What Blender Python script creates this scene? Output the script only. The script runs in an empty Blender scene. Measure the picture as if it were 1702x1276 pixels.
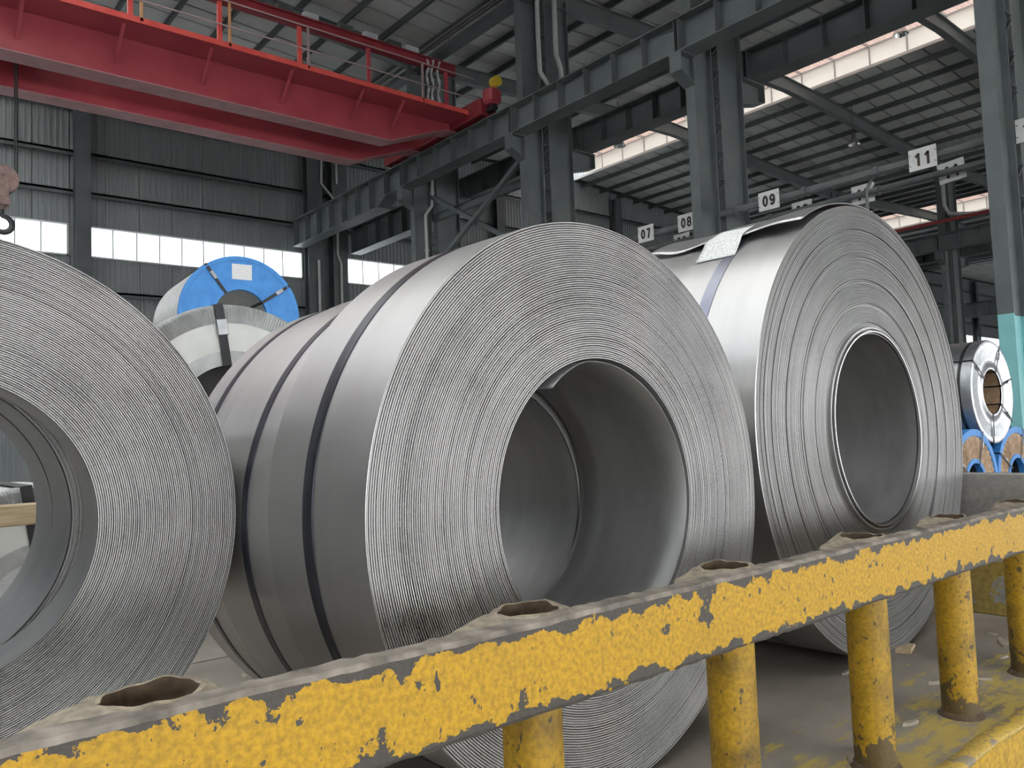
import bpy, math, random
from mathutils import Matrix, Vector
random.seed(11)
PI = math.pi
EYE = 1.55                      # eye height above the hall floor; shapes below are written relative to the eye

# ------------------------------------------------------------------ camera, world, exposure
scene = bpy.context.scene
col = scene.collection
cam_d = bpy.data.cameras.new('camera'); cam = bpy.data.objects.new('camera', cam_d); col.objects.link(cam)
cam_d.sensor_width = 36.0; cam_d.sensor_fit = 'HORIZONTAL'; cam_d.lens = 36.0*1342.89/1702.0
cam_d.clip_start = 0.05; cam_d.clip_end = 400
yaw, pit, rol = math.radians(39.8942), math.radians(3.6459), math.radians(-2.1887)
F = Vector((math.sin(yaw)*math.cos(pit), math.cos(yaw)*math.cos(pit), math.sin(pit)))
Rt = Vector((math.cos(yaw), -math.sin(yaw), 0)); U = Rt.cross(F)
R2 = math.cos(rol)*Rt + math.sin(rol)*U; U2 = -math.sin(rol)*Rt + math.cos(rol)*U
mw = Matrix((R2, U2, -F)).transposed().to_4x4(); mw.translation = Vector((0, 0, EYE))
cam.matrix_world = mw
scene.camera = cam

world = bpy.data.worlds.new('overcast_sky'); scene.world = world; world.use_nodes = True
wn = world.node_tree.nodes; wn.clear()
bg = wn.new('ShaderNodeBackground'); wo = wn.new('ShaderNodeOutputWorld')
bg.inputs[0].default_value = (0.96, 0.98, 1.0, 1); bg.inputs[1].default_value = 1.6
world.node_tree.links.new(bg.outputs[0], wo.inputs[0])
vs = scene.view_settings
vs.view_transform = 'Standard'; vs.look = 'None'; vs.gamma = 1.0; vs.use_curve_mapping = False
vs.exposure = 2.35
scene.cycles.use_denoising = True

# ------------------------------------------------------------------ materials
def nt(name):
    m = bpy.data.materials.new(name); m.use_nodes = True
    n = m.node_tree.nodes; l = m.node_tree.links
    return m, n, l, n['Principled BSDF']

def rgb(c): return (c[0], c[1], c[2], 1)

def mat(name, c1, c2=None, scale=8, rough=0.6, metal=0.0, bump=0.0, stretch=(1, 1, 1), detail=4, lo=.35, hi=.65, bscale=None, rvar=0.0, spec=None):
    m, n, l, b = nt(name)
    b.inputs['Roughness'].default_value = rough; b.inputs['Metallic'].default_value = metal
    if spec is not None: b.inputs['Specular IOR Level'].default_value = spec
    b.inputs['Base Color'].default_value = rgb(c1)
    if c2 is None and not bump: return m
    tc = n.new('ShaderNodeTexCoord'); mp = n.new('ShaderNodeMapping'); mp.inputs['Scale'].default_value = stretch
    l.new(tc.outputs['Object'], mp.inputs[0])
    nz = n.new('ShaderNodeTexNoise'); nz.inputs['Scale'].default_value = scale; nz.inputs['Detail'].default_value = detail
    l.new(mp.outputs[0], nz.inputs['Vector'])
    if c2 is not None:
        cr = n.new('ShaderNodeValToRGB'); cr.color_ramp.elements[0].position = lo; cr.color_ramp.elements[1].position = hi
        cr.color_ramp.elements[0].color = rgb(c1); cr.color_ramp.elements[1].color = rgb(c2)
        l.new(nz.outputs['Fac'], cr.inputs[0]); l.new(cr.outputs[0], b.inputs['Base Color'])
    if rvar:
        mr = n.new('ShaderNodeMapRange'); mr.inputs['To Min'].default_value = max(0.05, rough-rvar); mr.inputs['To Max'].default_value = rough+rvar
        l.new(nz.outputs['Fac'], mr.inputs[0]); l.new(mr.outputs[0], b.inputs['Roughness'])
    if bump:
        n2 = nz
        if bscale:
            n2 = n.new('ShaderNodeTexNoise'); n2.inputs['Scale'].default_value = bscale; n2.inputs['Detail'].default_value = 3
            l.new(mp.outputs[0], n2.inputs['Vector'])
        bp = n.new('ShaderNodeBump'); bp.inputs['Strength'].default_value = bump; bp.inputs['Distance'].default_value = 0.01
        l.new(n2.outputs['Fac'], bp.inputs['Height']); l.new(bp.outputs[0], b.inputs['Normal'])
    return m

def face_mat(name, c1, c2, freq, rough, metal):
    """wound strip edges: colour changes from wrap to wrap (radius) with patches"""
    m, n, l, b = nt(name)
    b.inputs['Roughness'].default_value = rough; b.inputs['Metallic'].default_value = metal
    tc = n.new('ShaderNodeTexCoord'); sx = n.new('ShaderNodeSeparateXYZ'); l.new(tc.outputs['Object'], sx.inputs[0])
    cx = n.new('ShaderNodeCombineXYZ'); l.new(sx.outputs[0], cx.inputs[0]); l.new(sx.outputs[2], cx.inputs[1])
    ln = n.new('ShaderNodeVectorMath'); ln.operation = 'LENGTH'; l.new(cx.outputs[0], ln.inputs[0])
    n1 = n.new('ShaderNodeTexNoise'); n1.noise_dimensions = '1D'; n1.inputs['Scale'].default_value = freq; n1.inputs['Detail'].default_value = 3
    l.new(ln.outputs['Value'], n1.inputs['W'])
    n2 = n.new('ShaderNodeTexNoise'); n2.inputs['Scale'].default_value = 5; n2.inputs['Detail'].default_value = 5
    l.new(tc.outputs['Object'], n2.inputs['Vector'])
    n3 = n.new('ShaderNodeTexNoise'); n3.inputs['Scale'].default_value = 160; n3.inputs['Detail'].default_value = 2
    l.new(tc.outputs['Object'], n3.inputs['Vector'])
    a = n.new('ShaderNodeMath'); a.operation = 'MULTIPLY_ADD'; a.inputs[1].default_value = .5
    l.new(n2.outputs['Fac'], a.inputs[0]); l.new(n1.outputs['Fac'], a.inputs[2])
    a2 = n.new('ShaderNodeMath'); a2.operation = 'MULTIPLY_ADD'; a2.inputs[1].default_value = .45
    l.new(n3.outputs['Fac'], a2.inputs[0]); l.new(a.outputs[0], a2.inputs[2])
    cr = n.new('ShaderNodeValToRGB'); cr.color_ramp.elements[0].position = .72; cr.color_ramp.elements[1].position = 1.2 - .02
    cr.color_ramp.elements[0].color = rgb(c1); cr.color_ramp.elements[1].color = rgb(c2)
    cr.color_ramp.elements[1].position = 1.0
    l.new(a2.outputs[0], cr.inputs[0]); l.new(cr.outputs[0], b.inputs['Base Color'])
    return m

def paint_mat(name, paint, bare, axis=None, lo=0, hi=1, edge=.02, amount=.5, scale=9, rough=.55, dirt=(.25, .16, .02), chip=.70, grime=.25):
    """chipped paint over dark steel; along `axis` the paint ends raggedly within `edge` of lo and hi"""
    m, n, l, b = nt(name)
    b.inputs['Roughness'].default_value = rough
    tc = n.new('ShaderNodeTexCoord'); oi = n.new('ShaderNodeObjectInfo'); va = n.new('ShaderNodeVectorMath'); va.operation = 'MULTIPLY_ADD'
    va.inputs[1].default_value = (1, 1, 1); l.new(tc.outputs['Object'], va.inputs[0])
    rm = n.new('ShaderNodeMath'); rm.operation = 'MULTIPLY'; rm.inputs[1].default_value = 37.0; l.new(oi.outputs['Random'], rm.inputs[0]); l.new(rm.outputs[0], va.inputs[2])
    nz = n.new('ShaderNodeTexNoise'); nz.inputs['Scale'].default_value = scale; nz.inputs['Detail'].default_value = 7; nz.inputs['Roughness'].default_value = .62
    l.new(va.outputs[0], nz.inputs['Vector'])
    ng = n.new('ShaderNodeTexNoise'); ng.inputs['Scale'].default_value = scale*7; ng.inputs['Detail'].default_value = 3
    l.new(va.outputs[0], ng.inputs['Vector'])
    fac = nz.outputs['Fac']
    thr = n.new('ShaderNodeMath'); thr.operation = 'GREATER_THAN'; thr.inputs[1].default_value = amount
    last = nz.outputs['Fac']
    if axis is not None:
        sx = n.new('ShaderNodeSeparateXYZ'); l.new(tc.outputs['Object'], sx.inputs[0])
        for lim, sgn in ((lo, 1), (hi, -1)):
            if lim is None: continue
            d = n.new('ShaderNodeMath'); d.operation = 'SUBTRACT'
            if sgn > 0: l.new(sx.outputs[axis], d.inputs[0]); d.inputs[1].default_value = lim
            else: d.inputs[0].default_value = lim; l.new(sx.outputs[axis], d.inputs[1])
            mr = n.new('ShaderNodeMapRange'); mr.clamp = True
            mr.inputs['From Min'].default_value = 0; mr.inputs['From Max'].default_value = edge
            mr.inputs['To Min'].default_value = .30; mr.inputs['To Max'].default_value = 0
            l.new(d.outputs[0], mr.inputs[0])
            ad = n.new('ShaderNodeMath'); ad.operation = 'ADD'; l.new(last, ad.inputs[0]); l.new(mr.outputs[0], ad.inputs[1]); last = ad.outputs[0]
    l.new(last, thr.inputs[0])
    nc = n.new('ShaderNodeTexNoise'); nc.inputs['Scale'].default_value = scale*3.1; nc.inputs['Detail'].default_value = 4
    mpc = n.new('ShaderNodeMapping'); mpc.inputs['Scale'].default_value = (1.5, 1.5, .9); l.new(va.outputs[0], mpc.inputs[0]); l.new(mpc.outputs[0], nc.inputs['Vector'])
    t2 = n.new('ShaderNodeMath'); t2.operation = 'GREATER_THAN'; t2.inputs[1].default_value = chip; l.new(nc.outputs['Fac'], t2.inputs[0])
    tm = n.new('ShaderNodeMath'); tm.operation = 'MAXIMUM'; l.new(thr.outputs[0], tm.inputs[0]); l.new(t2.outputs[0], tm.inputs[1]); thr = tm
    pc = n.new('ShaderNodeValToRGB'); pc.color_ramp.elements[0].position = .3; pc.color_ramp.elements[1].position = .62
    pc.color_ramp.elements[0].color = rgb([p*.50 + d_*.22 for p, d_ in zip(paint, dirt)]); pc.color_ramp.elements[1].color = rgb(paint)
    l.new(ng.outputs['Fac'], pc.inputs[0])
    bc = n.new('ShaderNodeValToRGB'); bc.color_ramp.elements[0].color = rgb(bare); bc.color_ramp.elements[1].color = rgb([min(1, x*2.2) for x in bare])
    l.new(ng.outputs['Fac'], bc.inputs[0])
    mx = n.new('ShaderNodeMix'); mx.data_type = 'RGBA'
    l.new(thr.outputs[0], mx.inputs[0]); l.new(pc.outputs[0], mx.inputs[6]); l.new(bc.outputs[0], mx.inputs[7])
    gr = n.new('ShaderNodeTexNoise'); gr.inputs['Scale'].default_value = scale*.45; gr.inputs['Detail'].default_value = 6; l.new(va.outputs[0], gr.inputs['Vector'])
    gm = n.new('ShaderNodeMapRange'); gm.inputs['From Min'].default_value = .48; gm.inputs['From Max'].default_value = .75; gm.inputs['To Max'].default_value = grime; l.new(gr.outputs['Fac'], gm.inputs[0])
    m2 = n.new('ShaderNodeMix'); m2.data_type = 'RGBA'; m2.inputs[7].default_value = rgb([x*.8 for x in bare]); l.new(gm.outputs[0], m2.inputs[0]); l.new(mx.outputs[2], m2.inputs[6])
    l.new(m2.outputs[2], b.inputs['Base Color'])
    bp = n.new('ShaderNodeBump'); bp.inputs['Strength'].default_value = .5; bp.inputs['Distance'].default_value = .004; bp.invert = True
    sm = n.new('ShaderNodeMath'); sm.operation = 'MULTIPLY_ADD'; sm.inputs[1].default_value = -.5
    l.new(ng.outputs['Fac'], sm.inputs[0]); l.new(thr.outputs[0], sm.inputs[2])
    l.new(sm.outputs[0], bp.inputs['Height']); l.new(bp.outputs[0], b.inputs['Normal'])
    return m

def translucent_mat(name, c, tr=.75):
    m, n, l, b = nt(name)
    t = n.new('ShaderNodeBsdfTranslucent'); t.inputs[0].default_value = rgb(c)
    b.inputs['Base Color'].default_value = rgb(c); b.inputs['Roughness'].default_value = .5
    mx = n.new('ShaderNodeMixShader'); mx.inputs[0].default_value = tr
    l.new(b.outputs[0], mx.inputs[1]); l.new(t.outputs[0], mx.inputs[2]); l.new(mx.outputs[0], n['Material Output'].inputs[0])
    return m

def print_mat(name, paper, ink, sx=30, sy=60):
    """paper with rows of faint print"""
    m, n, l, b = nt(name); b.inputs['Roughness'].default_value = .6
    tc = n.new('ShaderNodeTexCoord'); mp = n.new('ShaderNodeMapping'); mp.inputs['Scale'].default_value = (sx, sy, 1)
    l.new(tc.outputs['UV'], mp.inputs[0])
    sp = n.new('ShaderNodeSeparateXYZ'); l.new(mp.outputs[0], sp.inputs[0])
    fr = n.new('ShaderNodeMath'); fr.operation = 'FRACT'; l.new(sp.outputs[1], fr.inputs[0])
    gt = n.new('ShaderNodeMath'); gt.operation = 'GREATER_THAN'; gt.inputs[1].default_value = .62; l.new(fr.outputs[0], gt.inputs[0])
    nz = n.new('ShaderNodeTexNoise'); nz.inputs['Scale'].default_value = 1.0; nz.inputs['Detail'].default_value = 1; l.new(mp.outputs[0], nz.inputs['Vector'])
    g2 = n.new('ShaderNodeMath'); g2.operation = 'GREATER_THAN'; g2.inputs[1].default_value = .52; l.new(nz.outputs['Fac'], g2.inputs[0])
    mu = n.new('ShaderNodeMath'); mu.operation = 'MULTIPLY'; l.new(gt.outputs[0], mu.inputs[0]); l.new(g2.outputs[0], mu.inputs[1])
    mx = n.new('ShaderNodeMix'); mx.data_type = 'RGBA'; mx.inputs[6].default_value = rgb(paper); mx.inputs[7].default_value = rgb(ink)
    l.new(mu.outputs[0], mx.inputs[0]); l.new(mx.outputs[2], b.inputs['Base Color'])
    return m

M = {}
M['side'] = mat('cold_rolled_steel', (.53, .525, .515), (.57, .565, .55), 2.5, .36, .92, 0, (1, 5, 1), rvar=.03)
M['side_dull'] = mat('cold_rolled_steel_dull', (.47, .465, .455), (.51, .505, .495), 2.5, .38, .92, 0, (1, 5, 1), rvar=.03)
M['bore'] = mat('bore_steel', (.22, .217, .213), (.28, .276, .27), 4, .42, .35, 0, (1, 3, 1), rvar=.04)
M['face'] = face_mat('strip_edges', (.17, .167, .162), (.44, .432, .42), 420, .48, .45)
M['face_fine'] = face_mat('strip_edges_fine', (.175, .172, .167), (.34, .334, .325), 260, .42, .6)
M['strap'] = mat('blued_strap', (.022, .024, .034), (.05, .054, .07), 6, .3, .6, 0, (1, 10, 1))
M['strap_light'] = mat('bright_strap', (.26, .27, .34), (.34, .35, .41), 6, .3, .85)
M['galv'] = mat('galvanised', (.32, .33, .34), (.42, .43, .44), 14, .34, .85, .03)
M['galv_pale'] = mat('galvanised_pale', (.58, .58, .55), (.70, .70, .67), 12, .45, .4, .05)
M['white_cover'] = mat('white_end_cover', (.66, .66, .62), (.74, .74, .70), 6, .6, 0, .03)
M['crimp'] = mat('crimped_edge', (.36, .37, .36), (.48, .49, .48), 10, .4, .6)
M['blue'] = mat('blue_cover', (.045, .235, .62), (.06, .29, .70), 7, .5, 0, .03)
M['paper_brown'] = mat('brown_pleated_paper', (.34, .22, .13), (.52, .38, .26), 10, .7, 0, .1)
M['core_brown'] = mat('brown_core', (.30, .19, .11), (.42, .29, .18), 12, .75)
M['black'] = mat('black_band', (.015, .015, .016), None, rough=.45)
M['paper'] = print_mat('printed_paper', (.80, .80, .77), (.48, .49, .51), 22, 14)
M['rust'] = mat('rust_inside', (.055, .035, .018), (.12, .08, .045), 30, .85, 0, .3)
M['dark'] = mat('shade_black', (.02, .02, .02), None, rough=.9)  # black that stands for the darkness inside pipe holes and bores
YEL = (.60, .335, .010); BARE = (.042, .036, .030)
M['rail'] = paint_mat('yellow_paint_rail', YEL, BARE, 2, -.079, .079, .035, .64, 15, chip=.68, grime=.12)
M['rail_top'] = mat('worn_edge_steel', (.10, .085, .07), (.34, .29, .24), 22, .6, .1, .3, lo=.3, hi=.7)
M['post'] = paint_mat('yellow_paint_post', (.50, .285, .012), (.075, .05, .018), 2, 0, None, .13, .64, 14, chip=.655, grime=.85)
M['sill'] = paint_mat('yellow_paint_sill', (.62, .37, .03), (.07, .055, .035), None, 0, 1, .03, .66, 8)
M['lip'] = paint_mat('yellow_paint_lip', (.58, .39, .07), (.16, .13, .09), None, 0, 1, .03, .54, 16)
M['mound'] = mat('torn_rim_metal', (.17, .14, .11), (.44, .37, .27), 34, .6, .1, .5, lo=.32, hi=.7)
M['chips'] = mat('pipe_rim', (.14, .115, .085), (.46, .38, .26), 30, .6, .1, .4, lo=.3, hi=.7)

def deck_mat():
    m, n, l, b = nt('worn_deck_steel'); b.inputs['Roughness'].default_value = .62
    tc = n.new('ShaderNodeTexCoord'); sx = n.new('ShaderNodeSeparateXYZ'); l.new(tc.outputs['Object'], sx.inputs[0])
    n1 = n.new('ShaderNodeTexNoise'); n1.inputs['Scale'].default_value = 2.2; n1.inputs['Detail'].default_value = 8; l.new(tc.outputs['Object'], n1.inputs['Vector'])
    n2 = n.new('ShaderNodeTexNoise'); n2.inputs['Scale'].default_value = 11; n2.inputs['Detail'].default_value = 8; n2.inputs['Roughness'].default_value = .7
    mp = n.new('ShaderNodeMapping'); mp.inputs['Scale'].default_value = (.5, 1.4, 1); l.new(tc.outputs['Object'], mp.inputs[0]); l.new(mp.outputs[0], n2.inputs['Vector'])
    cr = n.new('ShaderNodeValToRGB'); cr.color_ramp.elements[0].position = .3; cr.color_ramp.elements[1].position = .7
    cr.color_ramp.elements[0].color = (.15, .128, .108, 1); cr.color_ramp.elements[1].color = (.36, .315, .265, 1)
    l.new(n1.outputs['Fac'], cr.inputs[0])
    mr = n.new('ShaderNodeMapRange'); mr.inputs['From Min'].default_value = .05; mr.inputs['From Max'].default_value = .75
    mr.inputs['To Min'].default_value = .15; mr.inputs['To Max'].default_value = -.14; l.new(sx.outputs[1], mr.inputs[0])
    ad = n.new('ShaderNodeMath'); ad.operation = 'ADD'; l.new(n2.outputs['Fac'], ad.inputs[0]); l.new(mr.outputs[0], ad.inputs[1])
    th = n.new('ShaderNodeMapRange'); th.inputs['From Min'].default_value = .56; th.inputs['From Max'].default_value = .66; l.new(ad.outputs[0], th.inputs[0])
    mx = n.new('ShaderNodeMix'); mx.data_type = 'RGBA'; mx.inputs[7].default_value = (.46, .34, .085, 1)
    l.new(th.outputs[0], mx.inputs[0]); l.new(cr.outputs[0], mx.inputs[6]); l.new(mx.outputs[2], b.inputs['Base Color'])
    bp = n.new('ShaderNodeBump'); bp.inputs['Strength'].default_value = .35; bp.inputs['Distance'].default_value = .008
    l.new(n2.outputs['Fac'], bp.inputs['Height']); l.new(bp.outputs[0], b.inputs['Normal'])
    return m
M['deck'] = deck_mat()
M['bulk'] = paint_mat('bulkhead_paint', (.44, .31, .07), (.22, .205, .19), 2, None, .50, .26, .55, 6, .5)
M['wood'] = mat('timber', (.40, .30, .18), (.56, .44, .28), 6, .75, 0, .15, (1, 8, 8))
M['chip_pale'] = mat('pale_scrap', (.30, .25, .19), (.44, .38, .30), 20, .7)
M['floor'] = mat('concrete_floor', (.25, .245, .235), (.33, .32, .31), 1.2, .8, 0, .05)
M['frame'] = mat('grey_green_steel', (.105, .122, .122), (.135, .152, .150), 1.5, .5, .1, .02)
M['frame_dk'] = mat('grey_steel_dark', (.075, .085, .088), (.095, .108, .110), 1.5, .55, .1, .02)
M['teal'] = mat('teal_paint', (.23, .54, .55), (.27, .60, .60), 3, .5)
M['wall'] = mat('wall_sheet', (.20, .218, .222), (.245, .263, .266), .8, .55, .1, .02, (1, 1, .15))
M['roofsheet'] = mat('roof_sheet', (.46, .48, .455), (.54, .56, .53), .8, .6, .05)
M['seam'] = mat('roof_backing', (.07, .075, .075), None, rough=.8)
M['pane'] = translucent_mat('frosted_pane', (.92, .95, .97), .8)
M['skypane'] = translucent_mat('skylight_sheet', (.925, .935, .935), .85)
M['monitor'] = translucent_mat('monitor_sheet', (.88, .87, .86), .6)
M['skypane_old'] = translucent_mat('aged_clerestory_sheet', (.93, .92, .88), .36)
M['monitor_old'] = translucent_mat('aged_monitor_sheet', (.82, .73, .69), .30)
M['alu'] = mat('window_alu', (.62, .64, .64), None, rough=.4, metal=.3)
M['red'] = mat('crane_red', (.34, .050, .066), (.40, .064, .080), 1.2, .34, 0, .02, rvar=.06)
M['red_dust'] = mat('crane_red_dusty', (.36, .17, .18), (.43, .21, .22), 2.5, .5)
M['red_edge'] = mat('crane_red_bright', (.62, .07, .06), (.70, .10, .08), 3, .45)
M['red_dk'] = mat('crane_red_dark', (.20, .018, .026), (.26, .024, .032), 2, .5)
M['rustred'] = mat('worn_sheave', (.16, .11, .10), (.34, .22, .19), 6, .5, .3)
M['redpipe'] = mat('red_pipe', (.34, .05, .05), None, rough=.5)
M['orange'] = mat('yellow_orange_post', (.55, .26, .10), None, rough=.5)
M['railgrey'] = mat('handrail_grey', (.40, .30, .29), None, rough=.45, metal=.3)
M['pipegrey'] = mat('pipe_grey', (.13, .14, .14), (.17, .18, .18), 3, .5)
M['pipewhite'] = mat('downpipe_white', (.42, .43, .42), (.5, .5, .48), 3, .5)
M['sign'] = mat('sign_white', (.68, .67, .65), (.76, .75, .73), 5, .5)
M['ink'] = mat('sign_digits', (.035, .032, .032), None, rough=.6)
M['ink_brown'] = mat('sign_digits_brown', (.075, .050, .035), None, rough=.6)
M['lampshade'] = mat('lamp_aluminium', (.6, .6, .6), None, rough=.25, metal=.9)
M['lampdark'] = mat('lamp_gear', (.06, .06, .06), None, rough=.5)
M['bolt'] = mat('bolt', (.06, .06, .06), None, rough=.4, metal=.6)
M['copper'] = mat('busbar_metal', (.66, .64, .60), None, rough=.2, metal=1)
M['cable'] = mat('cable_grey', (.32, .32, .33), (.42, .42, .42), 20, .5)
M['yellow'] = mat('yellow_part', (.65, .45, .04), None, rough=.5)
M['glassclear'] = mat('lamp_glass', (.85, .86, .86), None, rough=.15)

# ------------------------------------------------------------------ mesh helpers
class MB:
    def __init__(s): s.v = []; s.f = []
    def add(s, vs, fs):
        o = len(s.v); s.v += [tuple(v) for v in vs]; s.f += [tuple(i+o for i in f) for f in fs]; return s
    def box(s, x0, x1, y0, y1, z0, z1):
        v = [(x, y, z) for x in (x0, x1) for y in (y0, y1) for z in (z0, z1)]
        return s.add(v, [(0, 1, 3, 2), (4, 6, 7, 5), (0, 4, 5, 1), (2, 3, 7, 6), (0, 2, 6, 4), (1, 5, 7, 3)])
    def bev(s, x0, x1, y0, y1, z0, z1, b):
        """box with chamfered edges"""
        vs = []
        for (z, i) in ((z0, b), (z0+b, 0), (z1-b, 0), (z1, b)):
            X0, X1, Y0, Y1 = x0+i, x1-i, y0+i, y1-i
            vs += [(X0+b, Y0, z), (X1-b, Y0, z), (X1, Y0+b, z), (X1, Y1-b, z), (X1-b, Y1, z), (X0+b, Y1, z), (X0, Y1-b, z), (X0, Y0+b, z)]
        fs = [tuple(range(7, -1, -1)), tuple(range(24, 32))]
        for k in range(3):
            for i in range(8): fs.append((k*8+i, k*8+(i+1) % 8, (k+1)*8+(i+1) % 8, (k+1)*8+i))
        return s.add(vs, fs)
    def beam(s, p, q, w, h, up=(0, 0, 1)):
        p = Vector(p); q = Vector(q); d = (q-p).normalized(); up = Vector(up)
        if abs(d.dot(up)) > .98: up = Vector((0, 1, 0))
        a = d.cross(up).normalized(); b = a.cross(d)
        v = [e + a*(i*w/2) + b*(j*h/2) for e in (p, q) for i in (-1, 1) for j in (-1, 1)]
        return s.add(v, [(0, 1, 3, 2), (4, 6, 7, 5), (0, 4, 5, 1), (2, 3, 7, 6), (0, 2, 6, 4), (1, 5, 7, 3)])
    def tube(s, pts, r, n=10, cap=True):
        pts = [Vector(p) for p in pts]; vs = []; fs = []; N = len(pts); prev = None
        for i, p in enumerate(pts):
            d = (pts[min(i+1, N-1)] - pts[max(i-1, 0)]).normalized()
            up = prev if prev is not None else (Vector((0, 0, 1)) if abs(d.z) < .9 else Vector((1, 0, 0)))
            a = d.cross(up).normalized(); b = a.cross(d).normalized(); prev = b
            rr = r[i] if isinstance(r, (list, tuple)) else r
            vs += [p + a*(rr*math.cos(2*PI*k/n)) + b*(rr*math.sin(2*PI*k/n)) for k in range(n)]
        for i in range(N-1):
            for k in range(n): fs.append((i*n+k, i*n+(k+1) % n, (i+1)*n+(k+1) % n, (i+1)*n+k))
        if cap: fs += [tuple(range(n-1, -1, -1)), tuple(range((N-1)*n, N*n))]
        return s.add(vs, fs)
    def lathe(s, prof, n=96, axis='y', closed=False, a0=0, a1=2*PI, wob=None):
        """prof: (radius, along). ring about the axis through the origin"""
        full = abs(a1-a0-2*PI) < 1e-6; m = n if full else n+1; vs = []; fs = []
        for j, (r, t) in enumerate(prof):
            for k in range(m):
                a = a0 + (a1-a0)*k/n
                tt = t + (wob(j, a) if wob else 0)
                rr = r(a) if callable(r) else r
                if axis == 'y': vs.append((rr*math.cos(a), tt, rr*math.sin(a)))
                elif axis == 'z': vs.append((rr*math.cos(a), rr*math.sin(a), tt))
                else: vs.append((tt, rr*math.cos(a), rr*math.sin(a)))
        P = len(prof)
        for j in range(P if closed else P-1):
            j2 = (j+1) % P
            for k in range(n):
                k2 = (k+1) % m
                fs.append((j*m+k, j2*m+k, j2*m+k2, j*m+k2))
        if closed and not full:
            fs.append(tuple(j*m for j in range(P))); fs.append(tuple(j*m+n for j in reversed(range(P))))
        return s.add(vs, fs)
    def prism(s, poly, axis, t0, t1):
        """poly: 2D points in the plane across axis; 'x' -> (y,z), 'y' -> (x,z), 'z' -> (x,y)"""
        def P3(u, v, t): return {'x': (t, u, v), 'y': (u, t, v), 'z': (u, v, t)}[axis]
        n = len(poly); vs = [P3(u, v, t0) for u, v in poly] + [P3(u, v, t1) for u, v in poly]
        fs = [tuple(range(n)), tuple(range(2*n-1, n-1, -1))] + [(i, n+i, n+(i+1) % n, (i+1) % n) for i in range(n)]
        return s.add(vs, fs)
    def grid(s, fn, nu, nv):
        vs = [fn(i/nu, j/nv) for i in range(nu+1) for j in range(nv+1)]
        fs = [(i*(nv+1)+j, (i+1)*(nv+1)+j, (i+1)*(nv+1)+j+1, i*(nv+1)+j+1) for i in range(nu) for j in range(nv)]
        return s.add(vs, fs)
    def mesh(s, name, m, smooth=False, ang=35, off=(0, 0, 0)):
        me = bpy.data.meshes.new(name)
        ox, oy, oz = off
        me.from_pydata([(x-ox, y-oy, z-oz) for x, y, z in s.v], [], s.f)
        import bmesh
        bm = bmesh.new(); bm.from_mesh(me); bmesh.ops.recalc_face_normals(bm, faces=bm.faces); bm.to_mesh(me); bm.free()
        me.materials.append(M[m] if isinstance(m, str) else m)
        if smooth: me.shade_smooth(); me.set_sharp_from_angle(angle=math.radians(ang))
        return me

def link(name, me, parent=None, loc=(0, 0, 0), rot=None):
    o = bpy.data.objects.new(name, me); col.objects.link(o); o.location = loc
    if rot: o.rotation_euler = rot
    if parent is not None: o.parent = parent
    return o
def thing(name, label, cat, loc=(0, 0, 0), rotz=0, group=None):
    """Empty at the thing's base; loc is relative to the eye"""
    o = bpy.data.objects.new(name, None); col.objects.link(o); o.empty_display_size = .2
    o.location = (loc[0], loc[1], loc[2]+EYE); o.rotation_euler = (0, 0, rotz)
    o['label'] = label; o['category'] = cat
    if group: o['group'] = group
    return o
def part(name, mb, m, parent, origin=None, smooth=False, ang=35, label=None):
    """mb in eye-relative coordinates, parent unrotated (origin = parent's eye-relative location)"""
    if origin is None:
        origin = (0, 0, 0); p = parent
        while p is not None: origin = tuple(a+b for a, b in zip(origin, p.location)); p = p.parent
        origin = (origin[0], origin[1], origin[2]-EYE)
    o = link(name, mb.mesh(name, m, smooth, ang, origin), parent)
    if label: o['label'] = label
    return o
def struct(name, loc=(0, 0, 0)):
    o = bpy.data.objects.new(name, None); col.objects.link(o); o.location = (loc[0], loc[1], loc[2]+EYE); o['kind'] = 'structure'
    return o
def struct_mesh(name, mb, m, origin=(0, 0, 0)):
    o = link(name, mb.mesh(name, m, False, 35, origin), None, (origin[0], origin[1], origin[2]+EYE)); o['kind'] = 'structure'
    return o
def ibeam(mb, axis, a0, a1, u0, u1, v0, v1, tf, tw, web_dir):
    """I section. axis: length axis; (u,v) the two cross axes in order x,y,z without axis; web_dir 'u' or 'v': direction the web spans"""
    def B(u0, u1, v0, v1):
        if axis == 'z': mb.box(u0, u1, v0, v1, a0, a1)
        elif axis == 'y': mb.box(u0, u1, a0, a1, v0, v1)
        else: mb.box(a0, a1, u0, u1, v0, v1)
    if web_dir == 'u':
        B(u0, u0+tf, v0, v1); B(u1-tf, u1, v0, v1); c = (v0+v1)/2; B(u0+tf, u1-tf, c-tw/2, c+tw/2)
    else:
        B(u0, u1, v0, v0+tf); B(u0, u1, v1-tf, v1); c = (u0+u1)/2; B(c-tw/2, c+tw/2, v0+tf, v1-tf)
    return mb

FLOOR = -EYE; DECK = -.95
# ================================================================== HALL
YB, YF = -20.0, 33.0           # near end of the roof, gable wall
struct_mesh('floor', MB().box(-40, 110, -30, 60, FLOOR-.2, FLOOR), 'floor')
COLY = [5.15, 11.49, 17.63, 23.62]
CEN = [16.65, 45.85, 75.05]   # column rows

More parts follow.
